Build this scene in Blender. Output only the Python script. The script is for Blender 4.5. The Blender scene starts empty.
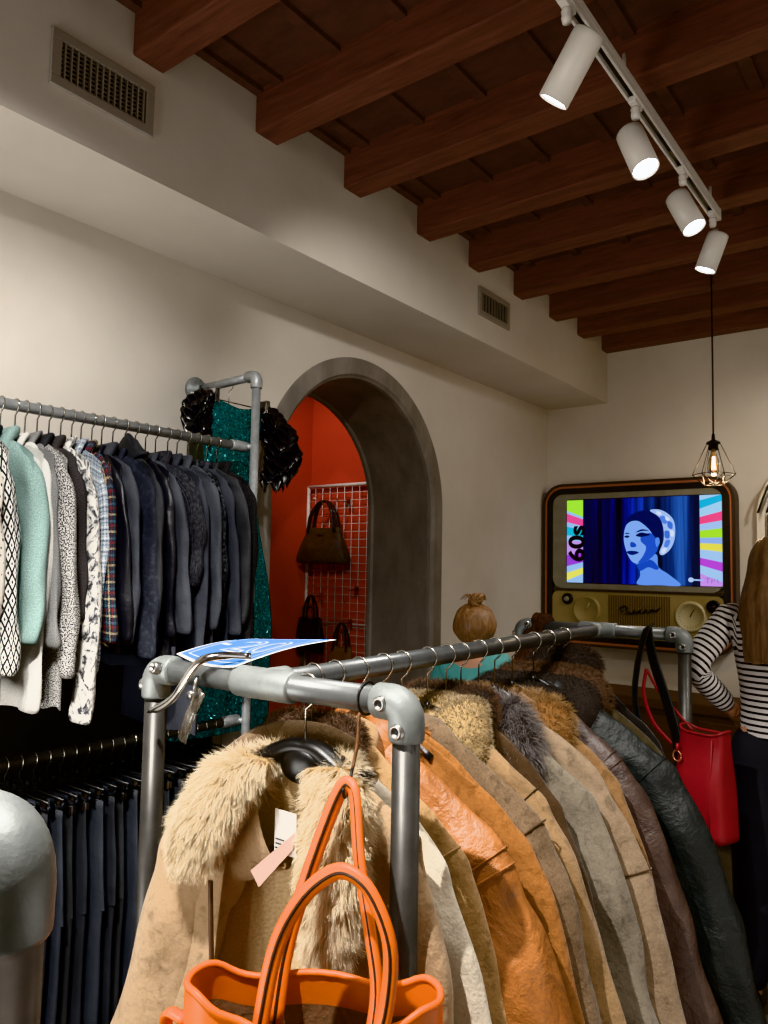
import bpy, math, random
import numpy as np
from mathutils import Vector, Matrix, noise

random.seed(7)
RNG = np.random.default_rng(7)
EYE = 1.62                       # camera height; heights written as H(z) are relative to it
def H(z): return z + EYE
PI = math.pi
scene = bpy.context.scene
COL = scene.collection

# ------------------------------------------------------------------ colours and materials
def lin(h):
    h = h.lstrip('#'); c = [int(h[i:i+2], 16) / 255 for i in (0, 2, 4)]
    return [x / 12.92 if x <= .04045 else ((x + .055) / 1.055) ** 2.4 for x in c] + [1.0]

class NT:
    def __init__(self, name):
        self.m = bpy.data.materials.new(name); self.m.use_nodes = True
        self.t = self.m.node_tree; self.n = self.t.nodes; self.l = self.t.links
        self.b = self.n['Principled BSDF']; self.out = self.n['Material Output']
    def node(self, t, **k):
        o = self.n.new(t)
        for a, v in k.items():
            if a.startswith('i_'): o.inputs[int(a[2:])].default_value = v
            else: setattr(o, a, v)
        return o
    def link(self, a, b): self.l.new(a, b)
    def coord(self, kind='Object', scale=(1, 1, 1), rot=(0, 0, 0)):
        c = self.node('ShaderNodeTexCoord'); m = self.node('ShaderNodeMapping')
        m.inputs['Scale'].default_value = scale; m.inputs['Rotation'].default_value = rot
        self.link(c.outputs[kind], m.inputs[0]); return m.outputs[0]
    def noise(self, vec, scale, detail=4, rough=.6, dist=0):
        n = self.node('ShaderNodeTexNoise'); n.inputs['Scale'].default_value = scale
        n.inputs['Detail'].default_value = detail; n.inputs['Roughness'].default_value = rough
        n.inputs['Distortion'].default_value = dist
        self.link(vec, n.inputs['Vector']); return n.outputs['Fac']
    def ramp(self, fac, stops, interp='LINEAR'):
        r = self.node('ShaderNodeValToRGB'); r.color_ramp.interpolation = interp
        el = r.color_ramp.elements
        while len(el) < len(stops): el.new(.5)
        for e, (p, c) in zip(el, stops):
            e.position = p; e.color = lin(c) if isinstance(c, str) else c
        self.link(fac, r.inputs[0]); return r.outputs[0]
    def math(self, op, a, b=None, c=None):
        m = self.node('ShaderNodeMath', operation=op)
        for i, v in enumerate((a, b, c)):
            if v is None: continue
            if isinstance(v, (int, float)): m.inputs[i].default_value = v
            else: self.link(v, m.inputs[i])
        return m.outputs[0]
    def mix(self, fac, a, b, mode='MIX'):
        m = self.node('ShaderNodeMix', data_type='RGBA', blend_type=mode)
        for i, v in ((0, fac), (6, a), (7, b)):
            if isinstance(v, str): m.inputs[i].default_value = lin(v)
            elif isinstance(v, (int, float)): m.inputs[i].default_value = v
            elif isinstance(v, (list, tuple)): m.inputs[i].default_value = v
            else: self.link(v, m.inputs[i])
        return m.outputs[2]
    def bump(self, h, strength=.3, dist=.01, prev=None):
        b = self.node('ShaderNodeBump'); b.inputs['Strength'].default_value = strength
        b.inputs['Distance'].default_value = dist
        self.link(h, b.inputs['Height'])
        if prev is not None: self.link(prev, b.inputs['Normal'])
        self.link(b.outputs[0], self.b.inputs['Normal']); return b.outputs[0]
    def color(self, c):
        if isinstance(c, str): self.b.inputs['Base Color'].default_value = lin(c)
        else: self.link(c, self.b.inputs['Base Color'])
    def set(self, **k):
        for a, v in k.items(): self.b.inputs[a.replace('_', ' ')].default_value = v

def plain(name, c, rough=.5, metal=0., c2=None, scale=12, bump=0., bscale=60, bdist=.004, sheen=0., spec=.5, emit=0.):
    t = NT(name); v = t.coord()
    if c2: t.color(t.ramp(t.noise(v, scale, 5), [(.35, c), (.68, c2)]))
    else: t.color(c)
    t.set(Roughness=rough, Metallic=metal); t.b.inputs['Specular IOR Level'].default_value = spec
    if sheen: t.b.inputs['Sheen Weight'].default_value = sheen; t.b.inputs['Sheen Roughness'].default_value = .4
    if bump: t.bump(t.noise(v, bscale, 6), bump, bdist)
    if emit:
        t.b.inputs['Emission Color'].default_value = lin(c); t.b.inputs['Emission Strength'].default_value = emit
    return t.m

def suede(name, c, c2, scale=9):
    t = NT(name); v = t.coord()
    big = t.noise(v, scale, 6, .65, .4); fine = t.noise(v, 220, 3)
    col = t.ramp(big, [(.30, c2), (.48, c), (.8, c)])
    dk = t.noise(v, scale * 3.1, 5, .7, .8)
    col = t.mix(t.ramp(dk, [(.32, (.75, .75, .75, 1)), (.48, (0, 0, 0, 1))]), col, [x * .45 for x in lin(c2)[:3]] + [1])
    col = t.mix(.35, col, t.ramp(fine, [(.35, c2), (.65, c)]))
    t.color(col); t.set(Roughness=.95); t.b.inputs['Specular IOR Level'].default_value = .15
    t.b.inputs['Sheen Weight'].default_value = .15
    n = t.bump(t.noise(v, 13, 4, .55, .15), .7, .014); n = t.bump(t.noise(v, 60, 4), .4, .004, n); t.bump(fine, .3, .0015, n)
    return t.m

def leather(name, c, c2, rough=.42):
    t = NT(name); v = t.coord()
    big = t.noise(v, 11, 6, .6, .8)
    t.color(t.ramp(big, [(.3, c2), (.6, c)]))
    t.set(Roughness=rough)
    vo = t.node('ShaderNodeTexVoronoi', feature='DISTANCE_TO_EDGE'); vo.inputs['Scale'].default_value = 190
    t.link(v, vo.inputs['Vector'])
    n = t.bump(t.noise(v, 11, 5, .6, .35), .95, .016); n = t.bump(t.noise(v, 70, 5, .6, .5), .35, .003, n); t.bump(vo.outputs['Distance'], .2, .0015, n)
    return t.m

def knit(name, c, c2, scale=160, mixs=40, bump=.6):
    t = NT(name); v = t.coord('UV')
    w = t.node('ShaderNodeTexWave', wave_type='BANDS', bands_direction='X'); w.inputs['Scale'].default_value = scale / 6
    w.inputs['Distortion'].default_value = 3.; w.inputs['Detail Scale'].default_value = 6
    t.link(v, w.inputs['Vector'])
    t.color(t.ramp(t.noise(v, mixs, 4), [(.38, c2), (.62, c)])); t.set(Roughness=.95)
    t.b.inputs['Specular IOR Level'].default_value = .15
    n = t.bump(w.outputs['Fac'], bump, .005); t.bump(t.noise(v, scale, 3), .5, .003, n)
    return t.m

def fleck(name, c, c2, scale=300, lo=.45, hi=.55):
    t = NT(name); v = t.coord('UV')
    f = t.noise(v, scale, 2, .5)
    t.color(t.ramp(f, [(lo, c), (hi, c2)])); t.set(Roughness=.95); t.b.inputs['Specular IOR Level'].default_value = .15
    t.bump(t.noise(v, scale, 3), .7, .004); return t.m

def diamond(name):
    t = NT(name); v = t.coord('UV', (1, 1, 1)); s = t.node('ShaderNodeSeparateXYZ'); t.link(v, s.inputs[0])
    a = t.math('ABSOLUTE', t.math('SUBTRACT', t.math('FRACT', t.math('MULTIPLY', s.outputs[0], 34)), .5))
    b = t.math('ABSOLUTE', t.math('SUBTRACT', t.math('FRACT', t.math('MULTIPLY', s.outputs[1], 21)), .5))
    d = t.math('ADD', a, b)
    f = t.math('FRACT', t.math('MULTIPLY', d, 2.0))
    t.color(t.ramp(f, [(0, '#17171a'), (.28, '#e8e6e0'), (.72, '#17171a')], 'CONSTANT'))
    t.set(Roughness=.95); t.bump(t.noise(v, 260, 2), .5, .003); return t.m

def plaid(name, base, cols, scale=28):
    t = NT(name); v = t.coord('UV'); s = t.node('ShaderNodeSeparateXYZ'); t.link(v, s.inputs[0])
    cu = t.ramp(t.math('FRACT', t.math('MULTIPLY', s.outputs[0], scale)), [(0, base), (.22, cols[0]), (.36, base), (.55, cols[1]), (.62, base), (.85, cols[2])], 'CONSTANT')
    cv = t.ramp(t.math('FRACT', t.math('MULTIPLY', s.outputs[1], scale * .8)), [(0, cols[1]), (.14, base), (.4, cols[2]), (.52, base), (.74, cols[0]), (.9, base)], 'CONSTANT')
    fine = t.noise(v, 320, 2)
    t.color(t.mix(t.ramp(fine, [(.46, (0, 0, 0, 1)), (.54, (1, 1, 1, 1))]), cu, cv)); t.set(Roughness=.95)
    t.bump(fine, .6, .004); return t.m

def floral(name):
    t = NT(name); v = t.coord('UV')
    n = t.noise(v, 16, 3, .6, 2.2); m = t.noise(v, 42, 3, .6, 1.0)
    c = t.ramp(n, [(.40, '#dcd9d2'), (.47, '#dcd9d2'), (.53, '#6b6b70'), (.60, '#26262a')])
    t.color(t.mix(t.ramp(m, [(.45, (0, 0, 0, 1)), (.6, (.6, .6, .6, 1))]), c, '#e9e6df')); t.set(Roughness=.8); return t.m

def dots(name):
    t = NT(name); v = t.coord('UV')
    vo = t.node('ShaderNodeTexVoronoi'); vo.inputs['Scale'].default_value = 55; t.link(v, vo.inputs['Vector'])
    t.color(t.ramp(vo.outputs['Distance'], [(.0, '#1a1a1c'), (.24, '#d9d4ca')], 'CONSTANT')); t.set(Roughness=.95)
    t.bump(t.noise(v, 260, 2), .6, .004); return t.m

def sequin(name, c, c2):
    t = NT(name); v = t.coord()
    vo = t.node('ShaderNodeTexVoronoi'); vo.inputs['Scale'].default_value = 150; t.link(v, vo.inputs['Vector'])
    t.color(t.mix(t.math('POWER', vo.outputs['Distance'], 1.0), c2, c)); t.set(Roughness=.25, Metallic=.6)
    nm = t.node('ShaderNodeVectorMath', operation='SUBTRACT'); t.link(vo.outputs['Color'], nm.inputs[0]); nm.inputs[1].default_value = (.5, .5, .5)
    sc = t.node('ShaderNodeVectorMath', operation='SCALE'); t.link(nm.outputs[0], sc.inputs[0]); sc.inputs['Scale'].default_value = .9
    g = t.node('ShaderNodeNewGeometry'); ad = t.node('ShaderNodeVectorMath', operation='ADD')
    t.link(g.outputs['Normal'], ad.inputs[0]); t.link(sc.outputs[0], ad.inputs[1])
    no = t.node('ShaderNodeVectorMath', operation='NORMALIZE'); t.link(ad.outputs[0], no.inputs[0])
    t.link(no.outputs[0], t.b.inputs['Normal']); return t.m

def furmat(name, root, tip, tip2=None):
    t = NT(name); a = t.node('ShaderNodeAttribute', attribute_name='fur'); s = t.node('ShaderNodeSeparateXYZ')
    t.link(a.outputs['Vector'], s.inputs[0])
    tipc = t.mix(s.outputs[1], tip, tip2 or tip)
    t.color(t.mix(t.math('POWER', s.outputs[0], .7), root, tipc)); t.set(Roughness=.7)
    t.b.inputs['Specular IOR Level'].default_value = .25
    t.b.inputs['Sheen Weight'].default_value = .1
    return t.m

def fabric_bump(m): return m

M = {}
# ------------------------------------------------------------------ mesh building
class MB:
    def __init__(self): self.v = []; self.f = []; self.uv = []; self.a = None
    def add(self, vs, fs, uvs=None):
        o = len(self.v); self.v += [tuple(p) for p in vs]
        for k, f in enumerate(fs):
            self.f.append([i + o for i in f]); self.uv.append(uvs[k] if uvs else [(0, 0)] * len(f))
        return self
    def loft(self, loops, closed=True, cap=(False, False), flip=False):
        n = len(loops[0]); L = np.array(loops, float)
        seg = np.linalg.norm(np.roll(L, -1, 1) - L, axis=2); per = seg.mean(0).sum() if closed else seg[:, :-1].mean(0).sum()
        rowl = np.concatenate([[0], np.cumsum(np.linalg.norm(np.diff(L, axis=0), axis=2).mean(1))])
        vs = L.reshape(-1, 3).tolist(); fs = []; uv = []
        m = n if closed else n - 1
        du = per / m
        for i in range(len(loops) - 1):
            for j in range(m):
                k = (j + 1) % n
                f = [i * n + j, i * n + k, (i + 1) * n + k, (i + 1) * n + j]
                u = [(j * du, -rowl[i]), ((j + 1) * du, -rowl[i]), ((j + 1) * du, -rowl[i + 1]), (j * du, -rowl[i + 1])]
                if flip: f.reverse(); u.reverse()
                fs.append(f); uv.append(u)
        for e, on in ((0, cap[0]), (len(loops) - 1, cap[1])):
            if on:
                f = [e * n + j for j in range(n)]
                if (e == 0) != flip: f.reverse()
                fs.append(f); uv.append([(0, 0)] * n)
        return self.add(vs, fs, uv)
    def tube(self, path, r, n=10, cap=True, ref=None):
        P = [Vector(p) for p in path]; N = len(P)
        R = r if isinstance(r, (list, tuple)) else [r] * N
        T = [((P[min(i + 1, N - 1)] - P[max(i - 1, 0)])).normalized() for i in range(N)]
        a = Vector(ref) if ref else (Vector((0, 0, 1)) if abs(T[0].z) < .9 else Vector((1, 0, 0)))
        loops = []; X = (a - T[0] * a.dot(T[0])).normalized()
        for i in range(N):
            X = (X - T[i] * X.dot(T[i])).normalized(); Y = T[i].cross(X)
            ra, rb = R[i] if isinstance(R[i], (list, tuple)) else (R[i], R[i])
            loops.append([P[i] + X * ra * math.cos(2 * PI * j / n) + Y * rb * math.sin(2 * PI * j / n) for j in range(n)])
        return self.loft(loops, True, (cap, cap))
    def box(self, x0, x1, y0, y1, z0, z1):
        v = [(x, y, z) for z in (z0, z1) for y in (y0, y1) for x in (x0, x1)]
        f = [(0, 2, 3, 1), (4, 5, 7, 6), (0, 1, 5, 4), (2, 6, 7, 3), (0, 4, 6, 2), (1, 3, 7, 5)]
        return self.add(v, f, [[(0, 0), (1, 0), (1, 1), (0, 1)]] * 6)
    def lathe(self, prof, n=24, c=(0, 0, 0), axis='Z', cap=(False, False)):
        loops = []
        for r, h in prof:
            lp = []
            for j in range(n):
                t = 2 * PI * j / n; a, b = r * math.cos(t), r * math.sin(t)
                p = (a, b, h) if axis == 'Z' else ((a, h, -b) if axis == 'Y' else (h, a, b))
                lp.append((p[0] + c[0], p[1] + c[1], p[2] + c[2]))
            loops.append(lp)
        return self.loft(loops, True, cap)
    def sphere(self, c, r, n=12, m=8):
        rx, ry, rz = r if isinstance(r, (tuple, list)) else (r, r, r)
        loops = [[(c[0] + rx * math.sin(PI * i / m) * math.cos(2 * PI * j / n), c[1] + ry * math.sin(PI * i / m) * math.sin(2 * PI * j / n), c[2] - rz * math.cos(PI * i / m)) for j in range(n)] for i in range(m + 1)]
        return self.loft(loops)
    def mesh(self, name):
        me = bpy.data.meshes.new(name); me.from_pydata(self.v, [], self.f)
        uv = me.uv_layers.new(name='UVMap'); flat = [c for f in self.uv for p in f for c in p]
        uv.data.foreach_set('uv', flat); return me
    def build(self, name, mat, parent=None, smooth=True, bevel=0, sub=0, solid=0, loc=None, rot=None, weld=False):
        me = self.mesh(name)
        if weld:
            import bmesh
            bm = bmesh.new(); bm.from_mesh(me); bmesh.ops.remove_doubles(bm, verts=bm.verts, dist=1e-5)
            bmesh.ops.recalc_face_normals(bm, faces=bm.faces); bm.to_mesh(me); bm.free()
        o = bpy.data.objects.new(name, me); COL.objects.link(o)
        if mat: me.materials.append(mat)
        if smooth: me.polygons.foreach_set('use_smooth', [True] * len(me.polygons))
        if parent: o.parent = parent
        if loc: o.location = loc
        if rot: o.rotation_euler = rot
        if solid: md = o.modifiers.new('S', 'SOLIDIFY'); md.thickness = solid; md.offset = -1
        if bevel: md = o.modifiers.new('B', 'BEVEL'); md.width = bevel; md.segments = 2; md.limit_method = 'ANGLE'; md.angle_limit = .7
        if sub: md = o.modifiers.new('U', 'SUBSURF'); md.levels = sub; md.render_levels = sub
        return o

def empty(name, loc, rz=0, label=None, cat=None, group=None):
    o = bpy.data.objects.new(name, None); COL.objects.link(o); o.location = loc; o.rotation_euler = (0, 0, rz)
    o.empty_display_size = .05
    return tag(o, label, cat, group)
def tag(o, label=None, cat=None, group=None, kind=None):
    if label: o['label'] = label
    if cat: o['category'] = cat
    if group: o['group'] = group
    if kind: o['kind'] = kind
    return o
def struct(o): o['kind'] = 'structure'; return o
def dup(root, loc, rz=None):
    r = root.copy(); COL.objects.link(r); r.location = loc
    if rz is not None: r.rotation_euler = (0, 0, rz)
    for ch in list(root.children):
        c = ch.copy(); COL.objects.link(c); c.parent = r
        for g in ch.children:
            d = g.copy(); COL.objects.link(d); d.parent = c
    return r
def cr(pts, n):
    """Catmull-Rom resampling of a polyline."""
    P = [np.array(p, float) for p in pts]; P = [2 * P[0] - P[1]] + P + [2 * P[-1] - P[-2]]
    m = len(P) - 3; out = []
    for k in range(n):
        t = k / (n - 1) * m; i = min(int(t), m - 1); u = t - i
        a, b, c, d = P[i:i + 4]
        out.append(.5 * ((2 * b) + (c - a) * u + (2 * a - 5 * b + 4 * c - d) * u * u + (3 * b - a - 3 * c + d) * u ** 3))
    return out
def sm(a, b, x):
    t = min(1, max(0, (x - a) / (b - a))); return t * t * (3 - 2 * t)
def nz(x, y, z): return noise.noise(Vector((x, y, z)))

# ------------------------------------------------------------------ camera
def cam_axes(yaw, pitch, roll):
    cy, sy, cp, sp = math.cos(yaw), math.sin(yaw), math.cos(pitch), math.sin(pitch)
    f = Vector((-sy * cp, cy * cp, sp)); r = Vector((cy, sy, 0)); u = r.cross(f)
    c, s = math.cos(roll), math.sin(roll)
    return c * r + s * u, -s * r + c * u, f
CR, CU, CF = cam_axes(*[math.radians(a) for a in (37.507, 4.2, 1.095)])
cam = bpy.data.cameras.new('camera'); co = bpy.data.objects.new('camera', cam); COL.objects.link(co)
mw = Matrix((CR, CU, -CF)).transposed().to_4x4(); mw.translation = (0, 0, EYE); co.matrix_world = mw
cam.sensor_fit = 'VERTICAL'; cam.sensor_height = 36; cam.lens = 755.3 / 1024 * 36; cam.clip_start = .02
scene.camera = co

# ------------------------------------------------------------------ setting materials
def plaster(name, c, c2):
    t = NT(name); v = t.coord()
    t.color(t.ramp(t.noise(v, 1.6, 5), [(.35, c), (.7, c2)])); t.set(Roughness=.85)
    n = t.bump(t.noise(v, 5, 4), .12, .02); t.bump(t.noise(v, 120, 3), .06, .002, n); return t.m
M['wall'] = plaster('wall_plaster', '#cdc6bc', '#c4bcb1')
M['red'] = plaster('red_paint', '#b8452f', '#ab3c29')
def wood(name, c, c2, scale=(1.2, 14, 14), rough=.65):
    t = NT(name); v = t.coord('Object', scale)
    n = t.noise(v, 2.2, 8, .65, .7); n2 = t.noise(v, 9, 4)
    t.color(t.mix(.3, t.ramp(n, [(.28, c2), (.62, c)]), t.ramp(n2, [(.35, c2), (.65, c)]))); t.set(Roughness=rough)
    t.b.inputs['Specular IOR Level'].default_value = .25
    t.bump(n, .35, .006); return t.m
M['beam'] = wood('beam_wood', '#6f4e46', '#43302b')
M['board'] = wood('board_wood', '#5a4540', '#433430', (2, 5, 5))
def concrete(name):
    t = NT(name); v = t.coord()
    a = t.noise(v, 3.2, 7, .62, .5); b = t.noise(t.coord('Object', (1, 1, .35)), 9, 6)
    t.color(t.mix(.45, t.ramp(a, [(.3, '#6a6661'), (.7, '#908a83')]), t.ramp(b, [(.35, '#66625d'), (.65, '#928c85')]))); t.set(Roughness=.6)
    t.bump(a, .15, .01); return t.m
M['arch'] = concrete('arch_plaster')
M['floor'] = plain('floor_tile', '#5b544b', .5, c2='#4a443d', scale=4)
M['trimwhite'] = plain('white_trim', '#e4ddd0', .5)
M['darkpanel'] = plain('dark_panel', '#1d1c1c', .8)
M['pipe'] = plain('galvanised_pipe', '#9fa2a3', .42, .35, '#85888a', 30, .15, 120, .001)
M['pipe_grey'] = plain('painted_pipe', '#7d8080', .38, .5, '#6c6f70', 18, .15, 150, .001)
M['fitting'] = plain('cast_fitting', '#8f9493', .5, .35, '#757a7a', 14, .3, 160, .0015)
M['chrome'] = plain('chrome', '#d7d7d7', .12, 1.)
M['wire'] = plain('hanger_wire', '#b9b6ae', .25, 1.)
M['blackplastic'] = plain('black_plastic', '#0d0d0e', .35)
M['grille'] = plain('vent_metal', '#9c968e', .5, .1)
M['ventdark'] = plain('vent_dark', '#0c101a', .7)
M['whitemetal'] = plain('white_metal', '#d9d4cc', .4)
M['blackwire'] = plain('black_wire', '#141110', .45)
M['lens'] = plain('lens', '#f4f8ff', .3, emit=14)
M['steel'] = plain('screw_steel', '#a8a8a6', .3, .9)
M['hexdark'] = plain('hex_socket', '#121212', .6)

# ------------------------------------------------------------------ room
XW, XS, YB = -2.5, -2.0277, 5.295          # left wall, soffit face, back wall
ZS, ZB, ZC = H(1.2252), H(1.5936), H(1.731)
AY, AZ, AR, AB = 3.078, H(.343), .755, .648 # arch centre, springing, outer and inner radius
XR, YF = 2.0, -1.6

def wall_left():
    b = MB(); z0, z1 = 0, ZC + .1
    def q(y0, y1, za, zb): b.add([(XW, y0, za), (XW, y1, za), (XW, y1, zb), (XW, y0, zb)], [(0, 1, 2, 3)])
    R = AR - .02
    q(YF, AY - R, z0, z1); q(AY + R, YB, z0, z1)
    n = 40
    for i in range(n):
        a0, a1 = PI - PI * i / n, PI - PI * (i + 1) / n
        p = [(XW, AY + R * math.cos(a0), AZ + R * math.sin(a0)), (XW, AY + R * math.cos(a1), AZ + R * math.sin(a1))]
        b.add([p[0], p[1], (XW, p[1][1], z1), (XW, p[0][1], z1)], [(0, 1, 2, 3)])
    return struct(b.build('wall_left', M['wall'], smooth=False))
wall_left()
def arch_trim():
    sec = [(XW - .03, AR), (XW + .004, AR), (XW + .006, AR - .012), (XW + .006, AR - .085), (XW - .006, AR - .095), (XW - .012, AB + .004), (XW - .03, AB), (XW - .44, AB), (XW - .452, AB - .012), (XW - .475, AB - .012), (XW - .475, AR)]
    loops = []
    def lp(y, z, cy, cz): return [(x, AY + r * cy, (AZ if z is None else z) + r * cz) for x, r in sec]
    for k in range(9): loops.append([(x, AY - r, AZ * k / 9) for x, r in sec])
    for i in range(49):
        a = PI - PI * i / 48; loops.append([(x, AY + r * math.cos(a), AZ + r * math.sin(a)) for x, r in sec])
    for k in range(9): loops.append([(x, AY + r, AZ * (8 - k) / 9) for x, r in sec])
    b = MB().loft(loops, closed=False)
    o = b.build('trim_1', M['arch'], smooth=False); o['label'] = 'grey plaster arch surround and reveal of the doorway to the red room'
    return struct(o)
arch_trim()
struct(MB().box(XW - .02, XS, YF, YB, ZS, ZC + .1).build('trim_2', M['wall'], smooth=False))          # boxed-in soffit along the left wall
struct(MB().box(XW - .1, XR + .1, YB, YB + .1, 0, ZC + .1).build('wall_back', M['wall'], smooth=False))
struct(MB().box(XR, XR + .1, YF, YB, 0, ZC + .1).build('wall_right', M['wall'], smooth=False))
struct(MB().box(XW - .1, XR + .1, YF - .1, YF, 0, ZC + .1).build('wall_front', M['wall'], smooth=False))
struct(MB().box(-5, XR + .1, YF - .1, YB + .1, -.1, 0).build('floor', M['floor'], smooth=False))
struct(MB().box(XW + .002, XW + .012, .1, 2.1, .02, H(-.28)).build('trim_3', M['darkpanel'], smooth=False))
# ceiling boards with battens
b = MB(); b.box(XW, XR + .1, YF, YB, ZC + .022, ZC + .1)
for k in range(-1, 15):
    x = -1.915 + .275 * k - .02
    b.box(x, x + .042, YF, YB, ZC + .002, ZC + .03)
b.box(XS - .05, XS + .035, YF, YB, ZC, ZC + .03)
struct(b.build('ceiling', M['board'], smooth=False))
ys = [1.3008, 1.8191, 2.3205, 2.8586, 3.3335, 3.8377, 4.3128, 4.7485, 5.184]
for i, y in enumerate([-.7, -.2, .3, .8] + ys):
    bb = MB().box(XS - .08, XR + .05, y, min(y + .114, YB - .002), ZB, ZC + .05)
    # slight unevenness of hand-sawn timber
    struct(bb.build('beam', M['beam'], smooth=False, bevel=.006))
    if i < 13:  # dark shadow gap strip where boards meet the beam is a real slim fillet
        pass
# red room beyond the arch
XRR, YRR = -3.87, 4.14
b = MB()
b.box(XRR - .1, XRR, .2, YRR + .1, 0, H(1.45)); b.box(XRR - .1, XW - .475, YRR, YRR + .1, 0, H(1.45))
struct(b.build('wall_red', M['red'], smooth=False))
struct(MB().box(XRR - .1, XW - .44, .2, .3, 0, H(1.45)).build('wall_red_near', M['red'], smooth=False))
struct(MB().box(XRR - .1, XW - .44, .2, YRR + .1, H(1.45), H(1.5)).build('ceiling_red', M['wall'], smooth=False))
# arched alcove trim at the right of the back wall
loops = []
cx, cz, ro, ri = -.63, H(.37), .41, .365
sec = lambda cx_, c, s, z=None: [(cx_ + ro * c, YB + .01, (cz if z is None else z) + ro * s), (cx_ + ro * c, YB - .03, (cz if z is None else z) + ro * s), (cx_ + ri * c, YB - .03, (cz if z is None else z) + ri * s), (cx_ + ri * c, YB + .01, (cz if z is None else z) + ri * s)]
loops.append(sec(cx, -1, 0, .02))
for i in range(25): a = PI - PI * i / 24; loops.append(sec(cx, math.cos(a), math.sin(a)))
loops.append(sec(cx, 1, 0, .02))
struct(MB().loft(loops, closed=True).build('trim_4', M['trimwhite'], smooth=False))

# ------------------------------------------------------------------ air vents on the soffit
def vent(y0, y1, z0, z1, n, label, horiz):
    t = empty('air_vent', (XS, (y0 + y1) / 2, (z0 + z1) / 2), 0, label, 'air vent', 'air vents in the soffit')
    w, h = (y1 - y0) / 2, (z1 - z0) / 2; f = .03
    b = MB()
    for a0, a1, c0, c1 in ((-w, w, h - f, h), (-w, w, -h, -h + f), (-w, -w + f, -h + f, h - f), (w - f, w, -h + f, h - f)):
        b.box(-.004, .012, a0, a1, c0, c1)
    b.build('frame', M['grille'], t, False, .002)
    MB().box(-.003, .001, -w + f, w - f, -h + f, h - f).build('backing', M['ventdark'], t, False)
    b = MB()
    for k in range(n):
        y = -w + f + (k + .5) * (2 * w - 2 * f) / n
        b.add([(.001, y - .0005, -h + f), (.011, y + .002, -h + f), (.011, y + .002, h - f), (.001, y - .0005, h - f)], [(0, 1, 2, 3)])
        b.box(.010, .0118, y - .001, y + .003, -h + f, h - f)
    if horiz:
        for k in range(8):
            z = -h + f + (k + .5) * (2 * h - 2 * f) / 8; b.box(.001, .004, -w + f, w - f, z - .0015, z + .0015)
    b.build('slats', M['grille'], t, False)
vent(1.035, 1.378, H(1.357), H(1.525), 14, 'long grey metal air vent high on the wall near the first ceiling beam', True)
vent(3.433, 3.775, H(1.362), H(1.52), 9, 'smaller looking grey air vent further back above the arched doorway', False)

# ------------------------------------------------------------------ track lights
TX, TZ = -.787, H(1.5)
t = empty('lighting_track', (TX, 2.0, TZ), 0, 'white ceiling lighting track carrying the four spotlights', 'track')
b = MB()
b.box(-.018, .018, -2.2, 1.29, .012, .034); b.box(-.018, -.010, -2.2, 1.29, -.012, .012); b.box(.010, .018, -2.2, 1.29, -.012, .012)
b.box(-.019, .019, 1.285, 1.30, -.013, .035)
b.build('rail', M['whitemetal'], t, False, .0015)
MB().box(-.009, .009, -2.19, 1.28, .004, .0125).build('conductor_strip', M['blackplastic'], t, False)
for y in (-1.5, .2, 1.2):
    MB().tube([(0, y, .03), (0, y, ZB - TZ + .004)], .006, 8).build('mount', M['whitemetal'], t)
def spotlight(y, d, label, power, size=50, col=(1, .95, .88), roll=0, L=.19, off=(0, 0)):
    t = empty('track_spotlight', (TX, y, TZ - .012), 0, label, 'spotlight', 'white cylinder spotlights on the ceiling track')
    MB().box(-.012, .012, -.035, .035, -.012, .01).build('adapter', M['whitemetal'], t, False, .003)
    d = Vector(d).normalized()
    j = Vector((off[0], off[1], -.062))
    MB().lathe([(.0, -.01), (.013, -.012), (.016, -.02), (.013, -.028), (.015, -.036), (.012, -.05), (0, -.052)], 14).build('joint', M['whitemetal'], t)
    c0 = j + Vector((0, 0, -.055)) - d * .035
    MB().tube([j, j + Vector((0, 0, -.03)), c0 + d * .06], [(.011, .005)] * 3, 8).build('bracket', M['whitemetal'], t)
    q = d.to_track_quat('Z', 'Y').to_matrix()
    def pt(r, h): return (r, h)
    b = MB().lathe([(0, 0), (.038, 0), (.042, .004), (.043, .02), (.043, L), (.040, L), (.038, L - .012), (0, L - .0125)], 32)
    R = .043
    b.v = [tuple(c0 + q @ Vector(p)) for p in b.v]
    b.build('lamp_head', M['whitemetal'], t)
    b = MB().lathe([(0, L - .0115), (.036, L - .0115), (.0375, L - .007)], 28)
    b.v = [tuple(c0 + q @ Vector(p)) for p in b.v]
    b.build('lens', M['lens'], t)
    la = bpy.data.lights.new('spot_beam', 'SPOT'); la.energy = power; la.spot_size = math.radians(size); la.spot_blend = .55
    la.shadow_soft_size = .03; la.color = col
    lo = bpy.data.objects.new('spot_beam', la); COL.objects.link(lo)
    lo.location = Vector((TX, y, TZ - .012)) + c0 + d * (L + .01); lo.rotation_euler = (-d).to_track_quat('Z', 'Y').to_euler()
    return t
spotlight(1.775, (-.60, .06, -.80), 'largest looking white spotlight, first on the track, tilted left', 60, off=(.035, .02), L=.18)
spotlight(2.30, (.36, -.14, -.90), 'second white spotlight along the track, tilted to the right', 45, off=(-.01, 0), L=.165)
spotlight(2.81, (.42, -.08, -.90), 'third white spotlight along the track, between its second and last', 45, off=(-.01, 0), L=.16)
spotlight(3.235, (-.32, -.02, -.85), 'last white spotlight at the far end of the track', 55, off=(.01, 0), L=.155)

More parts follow.
